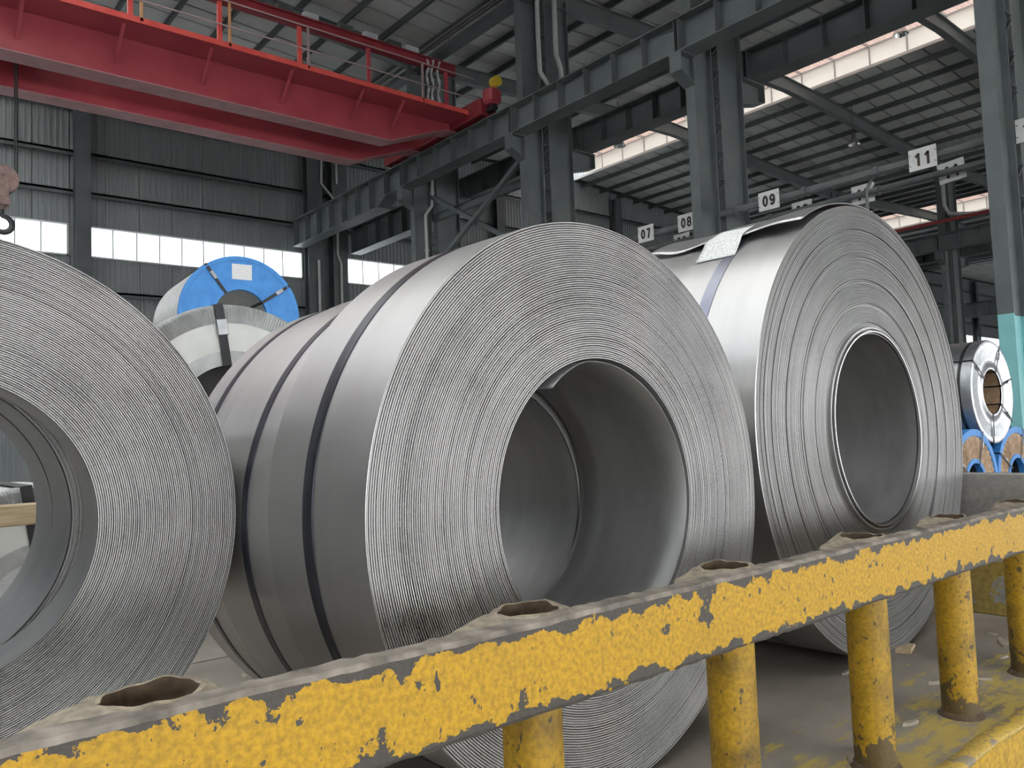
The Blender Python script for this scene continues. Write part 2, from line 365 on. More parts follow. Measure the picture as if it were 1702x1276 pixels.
# ---- gable wall with ribbed sheets, girts, windows
WZ0, WZ1 = 7.25, 8.45
wall = struct('wall_back', (0, YF, FLOOR))
wins = []
x = -12.5
edges = [(-12.0, -3.4), (-2.7, 6.45), (7.07, 15.72), (17.84, 26.4), (27.1, 35.6), (36.3, 44.4), (46.9, 55.4), (56.1, 64.6), (65.3, 73.8), (76.4, 84.4), (85.0, 89.4), (90.3, 97.5)]
PW = 1.22
def sheet(z0, z1, w=PW-.02):
    """vertical ribbed sheet, ribs towards the room (-y)"""
    pts = []; nr = 6; p = w/nr
    for i in range(nr):
        a = i*p; pts += [(a, 0), (a+p*.55, 0), (a+p*.62, -.035), (a+p*.9, -.035), (a+p*.97, 0)]
    pts.append((w, 0)); poly = pts + [(w, .05), (0, .05)]
    return MB().prism(poly, 'z', z0, z1).mesh('sheet', 'wall')
sh_low = sheet(0, WZ0-FLOOR); sh_up = sheet(0, 16.2-WZ1); sh_fill = sheet(0, WZ1-WZ0)
part('backing_sheet', MB().box(-13, 98.3, YF+.052, YF+.07, FLOOR, WZ0), 'seam', wall)
part('backing_sheet', MB().box(-13, 98.3, YF+.052, YF+.07, WZ1, 15.2), 'seam', wall)
nx = int((98-(-13))/PW)
for i in range(nx):
    xx = -13 + i*PW
    link('wall_sheet', sh_low, wall, (xx, 0, 0))
    link('wall_sheet', sh_up, wall, (xx, 0, WZ1-FLOOR))
# piers between the windows
prev = -13
for (a, b) in edges + [(98.2, 98.3)]:
    if a-prev > .05: part('pier_sheet', MB().box(prev, a, YF-.03, YF+.06, WZ0, WZ1), 'wall', wall)
    prev = b
for z in (4.4, 5.93, 9.65, 11.15, 12.9):
    mb = MB(); mb.box(-13, 98, YF-.20, YF-.03, z-.02, z+.06); mb.box(-13, 98, YF-.20, YF-.18, z-.14, z+.06)
    part('girt', mb, 'frame_dk', wall)
for xx in (-3.05, 6.85, 16.1, 17.3, 26.75, 35.95, 45.0, 46.4, 55.75, 64.95, 75.0, 84.7, 89.85):
    w = .26 if xx not in (16.1, 17.3) else .36
    part('wind_post', ibeam(MB(), 'z', FLOOR, 14.0, xx-w, xx+w, YF-.62, YF-.2, .03, .03, 'v'), 'frame_dk', wall)
for wi, (a, b) in enumerate(edges):
    w = struct('window_%d' % (wi+1), (a, YF, WZ0))
    fr = MB(); t = .06
    fr.box(a, b, YF-.09, YF+.05, WZ0, WZ0+t); fr.box(a, b, YF-.09, YF+.05, WZ1-t, WZ1)
    fr.box(a, a+t, YF-.09, YF+.05, WZ0, WZ1); fr.box(b-t, b, YF-.09, YF+.05, WZ0, WZ1)
    part('frame', fr, 'alu', w)
    n = max(2, round((b-a)/.865)); pw = (b-a-2*t)/n
    for k in range(n):
        x0 = a+t+k*pw
        part('pane', MB().box(x0+.012, x0+pw-.012, YF-.01, YF, WZ0+t, WZ1-t), 'pane', w)
        if k: part('mullion', MB().box(x0-.014, x0+.014, YF-.05, YF+.03, WZ0+t, WZ1-t), 'frame_dk', w)

# ---- left side wall with its window strip (unseen, added to shut out side light)
lw = struct('wall_left', (-12.6, YB, FLOOR))
for (a, b_) in ((FLOOR, 7.25), (8.45, 14.4)):
    part('wall_sheet', MB().box(-12.7, -12.6, YB, YF, a, b_), 'wall', lw)
w = struct('window_%d' % (len(edges)+1), (-12.65, YB, WZ0))
n = int((YF-YB)/.9); pw = (YF-YB)/n
pmsh = MB().box(-.005, .005, .02, pw-.02, .02, WZ1-WZ0-.02).mesh('pane', 'pane')
for k in range(n): link('pane', pmsh, w, (0, k*pw, 0))

rw = struct('wall_right', (98.3, YB, FLOOR))  # wall added to stop light from the hall's open right end
part('wall_sheet', MB().box(98.3, 98.4, YB, YF, FLOOR, 15.2), 'wall', rw)
# ---- unseen end wall behind the camera, added to limit light from the open end
fw = struct('wall_front', (0, YB, 7.5))
part('wall_sheet', MB().box(-12.6, 98, YB-.1, YB, 3.6, 15.2), 'wall', fw)

# ---- roofs: each slope is one piece of the ceiling with panels, purlins and rafters
SL = .055
def zroof(x, xc): return 14.75 - SL*abs(x-xc)          # sheet underside
def slope(xa, xb, xridge, purl_from, y0=YB, y1=YF, raft=True, clear=0):
    """roof slope between xa and xb (eye-relative), ridge line at xridge"""
    c = struct('ceiling', (xa, y0, zroof(xa, xridge)))
    za, zb = zroof(xa, xridge), zroof(xb, xridge)
    if not clear:
        mb = MB(); mb.prism([(xa, za+.07), (xb, zb+.07), (xb, zb+.11), (xa, za+.11)], 'y', y0, y1); part('backing_sheet', mb, 'seam', c)
    PWD = .92; L = xb-xa
    pm = MB().prism([(0, 0), (L, zb-za), (L, zb-za+.07), (0, .07)], 'y', .045, PWD-.045).mesh('roof_panel', 'roofsheet')
    pc = MB().prism([(0, .06), (L, zb-za+.06), (L, zb-za+.07), (0, .07)], 'y', .005, PWD-.005).mesh('fill_light_panel', 'skypane') if clear else None  # translucent panels added to let more top light onto the coils
    if clear: pm = MB().prism([(0, 0), (L, zb-za), (L, zb-za+.07), (0, .07)], 'y', .002, PWD-.002).mesh('roof_panel', 'roofsheet')
    for i in range(int((y1-y0)/PWD)):
        if clear and i % clear == 0: link('fill_light_panel', pc, c, (0, i*PWD, 0))
        else: link('roof_panel', pm, c, (0, i*PWD, 0))
    s = 1 if xb > xa else -1; lo, hi = min(xa, xb), max(xa, xb)
    xs = []; xx = purl_from
    while lo+.2 < xx < hi-.1: xs.append(xx); xx += 1.5*(1 if purl_from < (lo+hi)/2 else -1)
    for xx in xs:
        z = zroof(xx, xridge); p = MB()
        p.box(xx-.035, xx+.035, y0, y1, z-.20, z-.006); p.box(xx-.035, xx+.05, y0, y1, z-.22, z-.20)
        part('purlin', p, 'frame_dk', c)
    if raft:
        for yc in [-13.5, -7.3, -1.1] + COLY:
            if yc > y1: continue
            z0_, z1_ = za-.22, zb-.22; d = .58; r = MB()
            def pr(u0, u1, ya, yb): r.prism([(xa, z0_-u1), (xb, z1_-u1), (xb, z1_-u0), (xa, z0_-u0)], 'y', ya, yb)
            pr(0, .03, yc-.13, yc+.13); pr(d-.03, d, yc-.13, yc+.13); pr(.03, d-.03, yc-.015, yc+.015)
            part('rafter', r, 'frame', c)
    return c
XR = [2.05, 30.2, 59.6]                                 # ridges
HO = 2.5                                               # half opening of the ridge skylight
slope(XR[0]-14.0, XR[0]-HO, XR[0], XR[0]-HO-.8, clear=2)  # unseen slope, every other panel translucent to add light from upper left
slope(XR[0]+HO, CEN[0], XR[0], XR[0]+HO+.8)
slope(CEN[0], XR[1]-HO, XR[1], XR[1]-HO-.8)
slope(XR[1]+HO, CEN[1], XR[1], XR[1]+HO+.8)
slope(CEN[1], XR[2]-HO, XR[2], XR[2]-HO-.8)
slope(XR[2]+HO, CEN[2], XR[2], XR[2]+HO+.8)
slope(CEN[2], 98, 89.7, CEN[2]+.8, raft=False)
# ridge skylight monitors
def monitor(xr, vp='skypane_old', tp='monitor_old'):
    c = struct('ceiling', (xr, YB, 14.65)); H = .95; z = zroof(xr+HO, xr)
    step = 1.53; n = int((YF-YB)/step)
    vm = MB().box(-.01, .01, .03, step-.03, .12, H-.08).mesh('clerestory_pane', vp)
    tm = MB()
    poly = []
    k = 10
    for i in range(k):
        a = i*step/k; poly += [(a, 0), (a+step/k*.5, 0), (a+step/k*.6, .035), (a+step/k*.9, .035)]
    poly.append((step, 0)); top = [(u, v+.012) for u, v in reversed(poly)]
    tm = MB().prism(poly+top, 'x', -HO-.5, HO+.5).mesh('monitor_sheet', tp)
    for i in range(n):
        for s in (-1, 1): link('clerestory_pane', vm, c, (s*HO, i*step, z-14.65))
        link('monitor_sheet', tm, c, (0, i*step, z-14.65+H+.02))
    for s in (-1, 1):
        e = MB(); e.box(xr+s*HO-.06, xr+s*HO+.06, YB, YF, z+.0, z+.12); part('curb', e, 'alu', c)
        e = MB(); e.box(xr+s*HO-.03, xr+s*HO+.03, YB, YF, z+H-.08, z+H); part('head_rail', e, 'alu', c)
        for i in range(n+1):
            y = YB+i*step; part('mullion', MB().box(xr+s*HO-.03, xr+s*HO+.03, y-.03, y+.03, z+.12, z+H-.08), 'alu', c)
    for i in range(n+1):
        y = YB+i*step; part('monitor_bow', MB().box(xr-HO-.4, xr+HO+.4, y-.025, y+.025, z+H-.08, z+H+.01), 'alu', c)
    for yc in [-13.5, -7.3, -1.1]+COLY:      # rafter carried across the opening
        r = MB()
        zt = zroof(xr+HO, xr)-.22
        r.prism([(xr-HO, zt-.58), (xr, zt-.50), (xr+HO, zt-.58), (xr+HO, zt), (xr, zt+.08), (xr-HO, zt)], 'y', yc-.015, yc+.015)
        r.prism([(xr-HO, zt-.58), (xr, zt-.50), (xr+HO, zt-.58), (xr+HO, zt-.55), (xr, zt-.47), (xr-HO, zt-.55)], 'y', yc-.13, yc+.13)
        r.prism([(xr-HO, zt-.03), (xr, zt+.05), (xr+HO, zt-.03), (xr+HO, zt), (xr, zt+.08), (xr-HO, zt)], 'y', yc-.13, yc+.13)
        part('rafter', r, 'frame', c)
    return c
monitor(XR[0], 'skypane', 'monitor'); monitor(XR[1]); monitor(XR[2])

# ---- columns: two I sections laced together, brackets for the runway girders
def column(xc, yc, label, teal=True, detail=True, ztop=13.55, lug=True):
    t = thing('steel_column', label, 'column', (xc, yc, FLOOR))
    TZ = 1.77                       # top of the teal paint
    for nm, (a, b) in (('shaft', (-1.18, -.45)), ('shaft', (-.20, .80))):
        up = ibeam(MB(), 'z', TZ, ztop, xc+a, xc+b, yc-.13, yc+.13, .03, .02, 'u')
        s = part(nm, up, 'frame', t)
        part('painted_base', ibeam(MB(), 'z', FLOOR, TZ, xc+a, xc+b, yc-.13, yc+.13, .03, .02, 'u'), 'teal', s, label='teal painted lower part')
    part('base_plate', MB().box(xc-1.4, xc+1.0, yc-.4, yc+.4, FLOOR, FLOOR+.04), 'frame_dk', t)
    if detail:
        z = 1.9; i = 0
        while z < 12.8:
            if not (4.5 < z < 5.6):
                for s in (-1, 1): part('lacing_bar', MB().beam((xc-.46, yc+s*.12, z), (xc-.19, yc+s*.12, z+.26 if i % 2 else z-.0), .02, .06, (0, 1, 0)), 'frame_dk', t)
            z += .34; i += 1
    for s, (a, b) in ((-1, (-1.68, -1.18)), (1, (.80, 1.72))):
        k = MB(); z0, z1 = 8.25, 8.80
        x0, x1 = xc+min(a, b), xc+max(a, b)
        k.box(x0, x1, yc-.20, yc+.20, z1-.03, z1)
        xo = x0 if s < 0 else x1; xi = x1 if s < 0 else x0
        k.prism([(xo, z1-.03), (xi, z1-.03), (xi, z0-.12), (xo, z0+.12)], 'y', yc-.02, yc+.02)
        k.prism([(xo, z0+.12), (xi, z0-.12), (xi, z0-.15), (xo, z0+.09)], 'y', yc-.17, yc+.17)
        k.box(xo-.015, xo+.015, yc-.17, yc+.17, z0+.1, z1)
        part('bracket', k, 'frame', t)
    return t
r1 = ['grey twin steel column nearest the camera, its base painted teal', 'grey twin steel column between the 08 and 09 signs', 'grey twin steel column rising behind the middle coil',
      'grey twin steel column with the white downpipe and cross bracing']
for y, lb in zip(COLY, r1): column(CEN[0], y, lb)
r2 = ['far bay steel column hidden behind the teal based column', 'far bay steel column second from the near end of its row', 'far bay steel column just right of the large right coil', 'far bay steel column fourth along its row behind the right coil']
for y, lb in zip(COLY, r2): column(CEN[1], y, lb, detail=False)
for y, lb in zip(COLY[2:], ['farthest row steel column, nearer of its row', 'farthest row steel column beside the bright gable windows']): column(CEN[2], y, lb, detail=False)

# ---- crane runway girders
def girder(xw, label, y0=-1.1, y1=32.3):
    t = thing('runway_girder', label, 'girder', (xw, 15, 8.82))
    st = MB(); ys = [y0] + COLY[:] + [y1]
    for i in range(len(ys)-1):
        a, b = ys[i]+.01, ys[i+1]-.01
        if ys[i] >= 29: continue
        if abs(ys[i]-23.62) < .1: b = y1
        zb, zt = 8.82, 9.65
        far = abs(ys[i]-23.62) < .1
        s = MB(); s.box(xw-.27, xw+.27, a, b, zt-.03, zt)
        if far:
            s.prism([(a, zb), (a+.9, zb), (a+1.6, zb-.30), (b, zb-.30), (b, zt-.03), (a, zt-.03)], 'x', xw-.012, xw+.012)
            s.prism([(a, zb-.03), (a+.9, zb-.03), (a+1.6, zb-.33), (b, zb-.33), (b, zb-.30), (a+1.6, zb-.30), (a+.9, zb), (a, zb)], 'x', xw-.27, xw+.27)
        else:
            s.box(xw-.012, xw+.012, a, b, zb+.03, zt-.03); s.box(xw-.27, xw+.27, a, b, zb, zb+.03)
        sp = part('span', s, 'frame', t)
        n = max(2, round((b-a)/1.05))
        for k in range(n+1):
            y = a+.05+(b-a-.1)*k/n
            z_ = zb-.28 if (far and y > a+1.6) else zb+.03
            mb = MB(); mb.box(xw-.25, xw+.25, y-.01, y+.01, z_, zt-.03)
            part('stiffener', mb, 'frame', sp)
    part('crane_rail', MB().box(xw-.05, xw+.05, y0, y1, 9.65, 9.77), 'frame_dk', t)
    return t
girder(15.27, 'grey plate crane runway girder carrying the red crane, nearer the camera')
girder(18.03, 'dark crane runway girder on the far side of the numbered columns')
girder(44.4, 'distant crane runway girder with a red pipe along its top')
girder(47.3, 'distant crane runway girder on the far side of the second column row')
girder(73.8, 'farthest crane runway girder behind the teal based column')

# ---- bracing, pipes, busbars
b = thing('cross_brace', 'grey steel cross bracing between two columns under the crane runway', 'bracing', (16.0, 20.6, 6.0))
part('diagonal', MB().beam((15.95, 17.84, 8.60), (15.95, 23.40, 5.75), .14, .14, (1, 0, 0)), 'frame', b)
part('diagonal', MB().beam((16.12, 23.40, 8.60), (16.12, 17.84, 5.40), .14, .14, (1, 0, 0)), 'frame', b)
b = thing('tie_beam', 'grey horizontal tie beam behind the cross bracing', 'beam', (16.1, 20.6, 7.8))
part('web', ibeam(MB(), 'y', 17.78, 23.48, 16.25, 16.40, 7.72, 7.98, .02, .02, 'v'), 'frame', b)
def pipe(name, label, pts, r, m, cat='pipe', group=None, clips=()):
    t = thing(name, label, cat, pts[0], 0, group)
    part('pipe', MB().tube(pts, r, 10), m, t, smooth=True)
    for (p, ax) in clips:
        q = MB(); x, y, z = p
        if ax == 'z': q.lathe([(r+.02, z-.04), (r+.02, z+.04)], 12, 'z'); q.v = [(a+x, b_+y, c) for a, b_, c in q.v]
        else: q.lathe([(r+.035, y-.05), (r+.035, y+.05), (r*.8, y+.05), (r*.8, y-.05)], 12, 'y', True); q.v = [(a+x, b_, c+z) for a, b_, c in q.v]
        part('clip', q, m, t)
    return t
pipe('downpipe', 'white downpipe with an offset bend on the braced column', [(16.15, 23.3, 9.3), (16.13, 23.3, 8.8), (16.09, 23.3, 8.23), (15.80, 23.3, 7.84), (15.82, 23.3, 6.5), (15.84, 23.3, FLOOR+.05)], .055, 'pipewhite', clips=(((16.13, 23.3, 8.7), 'z'), ((15.82, 23.3, 6.6), 'z')))
pipe('downpipe', 'pale downpipe on the gable wall bending at its foot, left of a pair', [(16.43, 32.3, 13.2), (16.39, 32.3, 11.5), (16.97, 32.3, 10.91)], .055, 'pipewhite')
pipe('downpipe', 'straight pale downpipe on the gable wall, right of a pair', [(17.14, 32.3, 13.2), (17.14, 32.3, 11.6)], .055, 'pipewhite')
pipe('downpipe', 'pale downpipe beside the third gable window', [(17.14, 32.3, 9.52), (17.11, 32.3, 8.39), (17.28, 32.3, 7.99), (17.24, 32.3, FLOOR+.05)], .055, 'pipewhite')
pipe('downpipe', 'pale pipe between the gable windows beside the blue coil', [(16.19, 32.3, 8.04), (16.2, 32.3, FLOOR+.05)], .06, 'pipewhite')
pipe('downpipe', 'white downpipe high on the column behind the middle coil', [(16.12, 17.42, 13.6), (16.11, 17.42, 12.0), (16.13, 17.42, 10.9), (16.3, 17.2, 10.4)], .07, 'pipewhite')
pipe('downpipe', 'pale downpipe with a short offset above the crane runway', [(16.83, 17.42, 13.6), (16.83, 17.42, 11.6), (17.0, 17.42, 11.25), (17.02, 17.42, 10.9)], .08, 'pipewhite')
pipe('service_pipe', 'long grey pipe carrying the 07 to 11 signs', [(16.33, -1, 5.12), (16.33, 32, 5.12)], .085, 'pipegrey', clips=[((16.33, y, 5.12), 'y') for y in (3.5, 7.6, 9.2, 11.0, 14.6)])
pipe('service_pipe', 'grey pipe crossing in front of the half hidden signs', [(17.58, -1, 5.10), (17.58, 32, 5.10)], .07, 'pipegrey', clips=[((17.58, y, 5.10), 'y') for y in (4.2, 8.2, 10.9, 13.2)])
pipe('red_pipe', 'red pipe running along the distant crane runway', [(44.2, -1, 10.31), (44.2, 32, 10.31)], .09, 'redpipe')
pipe('drop_pipe', 'thin grey pipe looping down from the sign pipe above the right coil', [(16.33, 7.6, 5.2), (16.42, 7.75, 5.05), (16.45, 7.9, 4.8), (16.45, 7.9, 3.6)], .035, 'pipegrey')
pipe('drop_pipe', 'tall pale pipe with bent foot on the column right of the right coil', [(44.5, 17.3, 13.4), (44.5, 17.3, 11.2), (44.55, 17.1, 10.7), (44.9, 16.0, 10.5)], .10, 'pipewhite')
bus = thing('conductor_rail', 'bundle of shiny conductor rails hung under the left bay eave', 'busbar', (15.5, 16, 13.3))
for k, (dx, dz) in enumerate(((0, .14), (.0, 0), (.16, -.06))): part('bar', MB().box(15.42+dx, 15.46+dx, 4, 32, 13.30+dz, 13.36+dz), 'copper', bus)
part('tray', MB().box(15.5, 15.95, 4, 32, 13.05, 13.20), 'frame_dk', bus)
for y in COLY: part('hanger', MB().box(15.4, 15.75, y-.16, y-.14, 13.0, 13.62), 'frame_dk', bus)

# ---- number signs
def sign(xs, yc, zc, text, label, w=.53, h=.43, ink='ink', tilt=0, group=None):
    t = thing('number_sign', label, 'sign', (xs, yc, zc-h/2), 0, group)
    part('plate', MB().bev(xs-.006, xs+.006, yc-w/2, yc+w/2, zc-h/2, zc+h/2, .002), 'sign', t)
    dm = MB(); H = h*.60; Wd = H*.56; st = H*.20; gap = H*.14
    def seg(pl, ox):                                    # thick polyline in the sign's plane, u to the reader's right
        for q in range(len(pl)-1):
            (u0, v0), (u1, v1) = pl[q], pl[q+1]; L_ = math.hypot(u1-u0, v1-v0); du, dv = (u1-u0)/L_, (v1-v0)/L_
            a0 = (u0-du*st*.12, v0-dv*st*.12); a1 = (u1+du*st*.12, v1+dv*st*.12); n_ = (-dv*st/2, du*st/2)
            c4 = [(a0[0]+n_[0], a0[1]+n_[1]), (a1[0]+n_[0], a1[1]+n_[1]), (a1[0]-n_[0], a1[1]-n_[1]), (a0[0]-n_[0], a0[1]-n_[1])]
            dm.prism([(-(u+ox), v+h/2) for u, v in c4], 'x', -.0085-.0004*(q % 2), -.006)
    def el(cu_, cv, ru, rv, a0=0, a1=360, k=18): return [(cu_+ru*math.cos(math.radians(a0+(a1-a0)*i/k)), cv+rv*math.sin(math.radians(a0+(a1-a0)*i/k))) for i in range(k+1)]
    hw, hh = Wd/2-st/2, H/2-st/2
    G = {'0': [el(0, 0, hw, hh)], '1': [[(hw*.3, -H/2), (hw*.3, H/2-st*.3)], [(hw*.3, H/2-st*.7), (-hw*.8, H/2-st*1.5)]], '2': [el(0, hh*.45, hw, hh*.55, 170, -40) + [(-hw, -hh)], [(-hw, -hh), (hw, -hh)]],
         '7': [[(-hw, hh), (hw, hh)], [(hw, hh), (-hw*.1, -H/2)]], '8': [el(0, hh*.5, hw*.92, hh*.5), el(0, -hh*.5, hw, hh*.5)], '9': [el(0, hh*.42, hw, hh*.58), el(0, -hh*.1, hw, hh*.9, 10, -140)]}
    for q, ch in enumerate(text):
        for pl in G[ch]: seg(pl, (q-.5)*(Wd+gap))
    me = dm.mesh('digits', ink)
    link('digits', me, t)['label'] = 'dark painted digits ' + text
    for dy in (-.42, .42):
        for dz in (-.25, .25):
            s = MB().lathe([(.012, -.012), (.012, -.005), (.0, -.012)], 8, 'x'); s.v = [(a+xs, b_+yc+dy*w*1.07, c+zc+dz*h) for a, b_, c in s.v]
            part('bolt', s, 'bolt', t)
    if tilt: t.rotation_euler = (tilt, 0, 0)
    return t
sign(16.2, 13.68, 5.14, '07', 'white sign reading 07 on the long grey pipe')
sign(16.2, 12.36, 5.14, '08', 'white sign reading 08 beside the grey column')
sign(16.2, 10.03, 5.11, '09', 'white sign reading 09 left of the right coil')
sign(16.2, 6.63, 5.09, '11', 'white sign reading 11 above the right coil', ink='ink_brown')
sign(16.2, 4.74, 5.09, '12', 'white sign cut off by the right picture edge')
for y, tx, lb in ((13.67, '08', 'half hidden white sign below the 08 sign'), (10.07, '09', 'half hidden white sign behind a pipe, right of the 09 sign'), (8.57, '10', 'half hidden white sign above the top of the right coil'), (6.66, '11', 'tilted half hidden white sign below the 11 sign')):
    sign(17.67, y, 5.12, tx, lb, ink='ink', tilt=(-.09 if tx == '11' else 0))

# ---- high bay lamps
def lamp(p, label):
    t = thing('high_bay_lamp', label, 'lamp', p, 0, None); x, y, z = p
    sh = MB().lathe([(.05, .30), (.12, .27), (.20, .16), (.27, 0), (.26, 0), (.19, .15), (.11, .255), (.04, .285)], 24, 'z', True)
    link('shade', sh.mesh('shade', 'lampshade', True), t)
    link('gear_box', MB().lathe([(0, .28), (.09, .28), (.09, .48), (.05, .55), (0, .55)], 16, 'z').mesh('gear_box', 'lampdark', True), t)
    link('bulb', MB().lathe([(0, .02), (.06, .06), (.07, .14), (.03, .26), (0, .26)], 12, 'z').mesh('bulb', 'glassclear', True), t)
    xr = XR[1]; top = zroof(x, xr)-z+.01 if abs(x-xr) > HO else zroof(xr+HO, xr)-.7-z
    link('rod', MB().tube([(0, 0, .54), (0, 0, top)], .015, 8).mesh('rod', 'lampdark'), t)
    return t
lamp((26.26, 23.41, 12.5), 'bell shaped high bay lamp under the dark far runway girder')
lamp((35.06, 17.25, 12.5), 'bell shaped high bay lamp hanging under the roof slope left of the 11 sign')
lamp((29.6, 12.57, 14.04-.0), 'dark bell shaped lamp hanging against the bright skylight')

# ================================================================== OVERHEAD CRANE
cr = thing('overhead_crane', 'red double girder overhead crane with a railed walkway', 'crane', (2.0, 21.3, 9.0))
ZB, ZT = 9.0, 10.15; XK, XE = 12.7, 14.75; XL = -12.0
def bridge(y0, y1):
    poly = [(XL, ZB+.03), (XK, ZB+.03), (XE, ZB+.80), (15.2, ZB+.80), (15.2, ZT), (XL, ZT)]
    m = MB().prism(poly, 'y', y0+.07, y1-.07)
    bo = [(XL, ZB), (XK, ZB), (XE, ZB+.77), (15.2, ZB+.77), (15.2, ZB+.80), (XE, ZB+.80), (XK, ZB+.03), (XL, ZB+.03)]
    g = part('bridge_girder', m, 'red', cr)
    part('bottom_flange', MB().prism(bo, 'y', y0, y1), 'red_dust', g)
    part('top_flange', MB().box(XL, 15.2, y0, y1, ZT, ZT+.03), 'red', g)
    part('trolley_rail', MB().box(XL, 15.0, (y0+y1)/2-.04, (y0+y1)/2+.04, ZT+.03, ZT+.13), 'red_dk', g)
    return g
bridge(20.45, 21.05); bridge(22.58, 23.15)
wk = part('walkway', MB().box(XL, 15.25, 19.53, 20.50, 10.02, 10.05), 'red', cr)
part('kick_plate', MB().box(XL, 15.25, 19.50, 19.53, 10.0, 10.14), 'red_edge', wk)
for x in (-7.3, -5.2, -3.1, -1.0, .95, 3.0, 5.05, 7.1, 9.25, 11.4, 12.75): part('walkway_bracket', MB().beam((x, 19.75, 10.02), (x, 20.52, 9.35), .06, .08, (1, 0, 0)), 'red', cr)
for x in (-5.3, -3.2, -1.1, 1.0, 3.1, 5.15, 7.25, 9.4, 11.5, 14.2):
    part('beam_post', MB().box(x-.055, x+.055, 19.56, 19.64, 10.05, 11.18), 'red_edge' if x < 10 else 'red', cr)
for x in (-5.1, -3.0, -.9, 1.2, 3.3, 5.38, 7.48, 9.62, 13.3): part('handrail_post', MB().box(x-.03, x+.03, 19.50, 19.55, 10.05, 11.22), 'orange' if x < 9 else 'railgrey', cr)
for z in (10.55, 11.20): part('handrail', MB().tube([(XL, 19.49, z), (15.2, 19.49, z)], .022, 8), 'railgrey', cr, smooth=True)
fb = part('festoon_beam', ibeam(MB(), 'x', XL, 14.6, 19.56, 19.74, 11.18, 11.50, .03, .03, 'v'), 'red_dk', cr)
for i, x in enumerate((9.0, 9.75, 10.8, 11.6, 12.4, 13.0)): part('cable_box', MB().bev(x-.22, x+.22, 19.54, 19.74, 11.50, 11.66, .02), 'cable' if i % 2 else 'lampdark', fb)
for i, (x, ph) in enumerate(((13.55, 0), (13.72, 1.4), (13.95, 2.2))):
    pts = [(x+.05*math.sin(ph+k*.9), 19.62+.03*math.cos(ph+k*.8), 11.45-k*.1) for k in range(15)]
    part('cable_bundle', MB().tube(pts, [.035+.018*math.sin(k*2.1+ph) for k in range(15)], 8), 'cable', cr, smooth=True)
ec = part('end_carriage', MB().bev(14.95, 15.6, 18.9, 24.6, 9.82, 10.35, .03), 'red_dk', cr)
for y in (19.2, 20.2, 23.3, 24.3):
    w = MB().lathe([(0, -.06), (.24, -.06), (.24, .06), (0, .06)], 24, 'x'); w.v = [(a+15.27, b_+y, c+10.01) for a, b_, c in w.v]
    part('wheel', w, 'bolt', ec)
part('drive_motor', MB().bev(15.0, 15.5, 18.45, 18.9, 10.1, 10.6, .08), 'red', ec)
part('motor_cover', MB().tube([(15.25, 18.6, 10.75), (15.25, 18.35, 10.75)], .16, 14), 'yellow', ec)
part('buffer', MB().tube([(15.27, 18.9, 10.0), (15.27, 18.55, 10.0)], .1, 12), 'black', ec)
tr = thing('crane_trolley', 'hoist trolley on the red crane girders, above the hook', 'trolley', (2.6, 21.8, ZT+.13))
part('frame', MB().bev(1.4, 3.8, 20.6, 23.05, ZT+.20, ZT+.45, .03), 'red_dk', tr)
part('drum', MB().tube([(2.0, 21.2, ZT+.75), (2.0, 22.6, ZT+.75)], .3, 18), 'bolt', tr, smooth=True)
for x in (1.8, 3.4):
    for y in (20.75, 22.865):
        w = MB().lathe([(0, -.05), (.14, -.05), (.14, .05), (0, .05)], 18, 'y'); w.v = [(a+x, b_+y, c+ZT+.27) for a, b_, c in w.v]
        part('wheel', w, 'bolt', tr)
hk = thing('hook_block', 'red crane hook block hanging at the left picture edge', 'hook', (2.92, 21.8, 5.1))
for y in (-.14, .14):
    s = MB().lathe([(.0, -.04), (.30, -.04), (.33, -.05), (.33, -.03), (.29, 0), (.33, .03), (.33, .05), (.30, .04), (0, .04)], 28, 'y'); s.v = [(a+2.88, b_+21.8+y, c+6.42) for a, b_, c in s.v]
    part('sheave', s, 'rustred', hk, smooth=True)
for y in (-.24, 0, .24): part('side_plate', MB().prism([(2.88+.11*math.cos(a), 6.42+.11*math.sin(a)) for a in [k*PI/8 for k in range(9)]] + [(2.77, 6.0), (2.74, 5.80), (3.02, 5.80), (2.99, 6.0)], 'y', 21.8+y-.012, 21.8+y+.012), 'rustred', hk)
part('swivel', MB().tube([(2.88, 21.8, 5.98), (2.88, 21.8, 5.80), (2.88, 21.8, 5.72)], [.10, .10, .06], 14), 'rustred', hk, smooth=True)
pts = [(2.88, 21.8, 5.74), (2.88, 21.8, 5.60)] + [(2.90+.19*math.cos(a), 21.8, 5.38+.19*math.sin(a)) for a in [PI*.5-k*PI*1.35/14 for k in range(15)]]
part('hook', MB().tube(pts, [.05, .05]+[.05+.02*math.sin(k*PI/14) for k in range(14)]+[.02], 10), 'bolt', hk, smooth=True)
for (x, y) in ((2.60, -.14), (3.16, -.14), (2.60, .14), (3.16, .14), (3.21, .14)): part('wire_rope', MB().tube([(x, 21.8+y, 6.45), (x, 21.8+y, ZT+.5)], .018, 6), 'bolt', hk)

# ================================================================== COIL WAGON
wg = thing('coil_wagon', 'yellow rail wagon with a worn steel deck under the three coils', 'wagon', (1.3, .98, FLOOR))
XA, XB = -1.7, 4.28
dk = MB().box(XA, XB+.06, 1.0, 3.715, -.03, 0); dk2 = MB().box(XA, XB+.06, 3.727, 4.75, -.03, 0)
for m_ in (dk, dk2):
    me = MB(); me.v = [(a, b_-1.0, c) for a, b_, c in m_.v]; me.f = m_.f
    link('deck_plate', me.mesh('deck_plate', 'deck'), wg, (-1.3, .02, DECK-FLOOR))
part('side_sill', MB().bev(XA, XB+.06, .985, 1.03, -1.36, -.955, .004), 'sill', wg)
part('side_sill', MB().bev(XA, XB+.06, 4.70, 4.76, -1.36, -.985, .004), 'sill', wg)
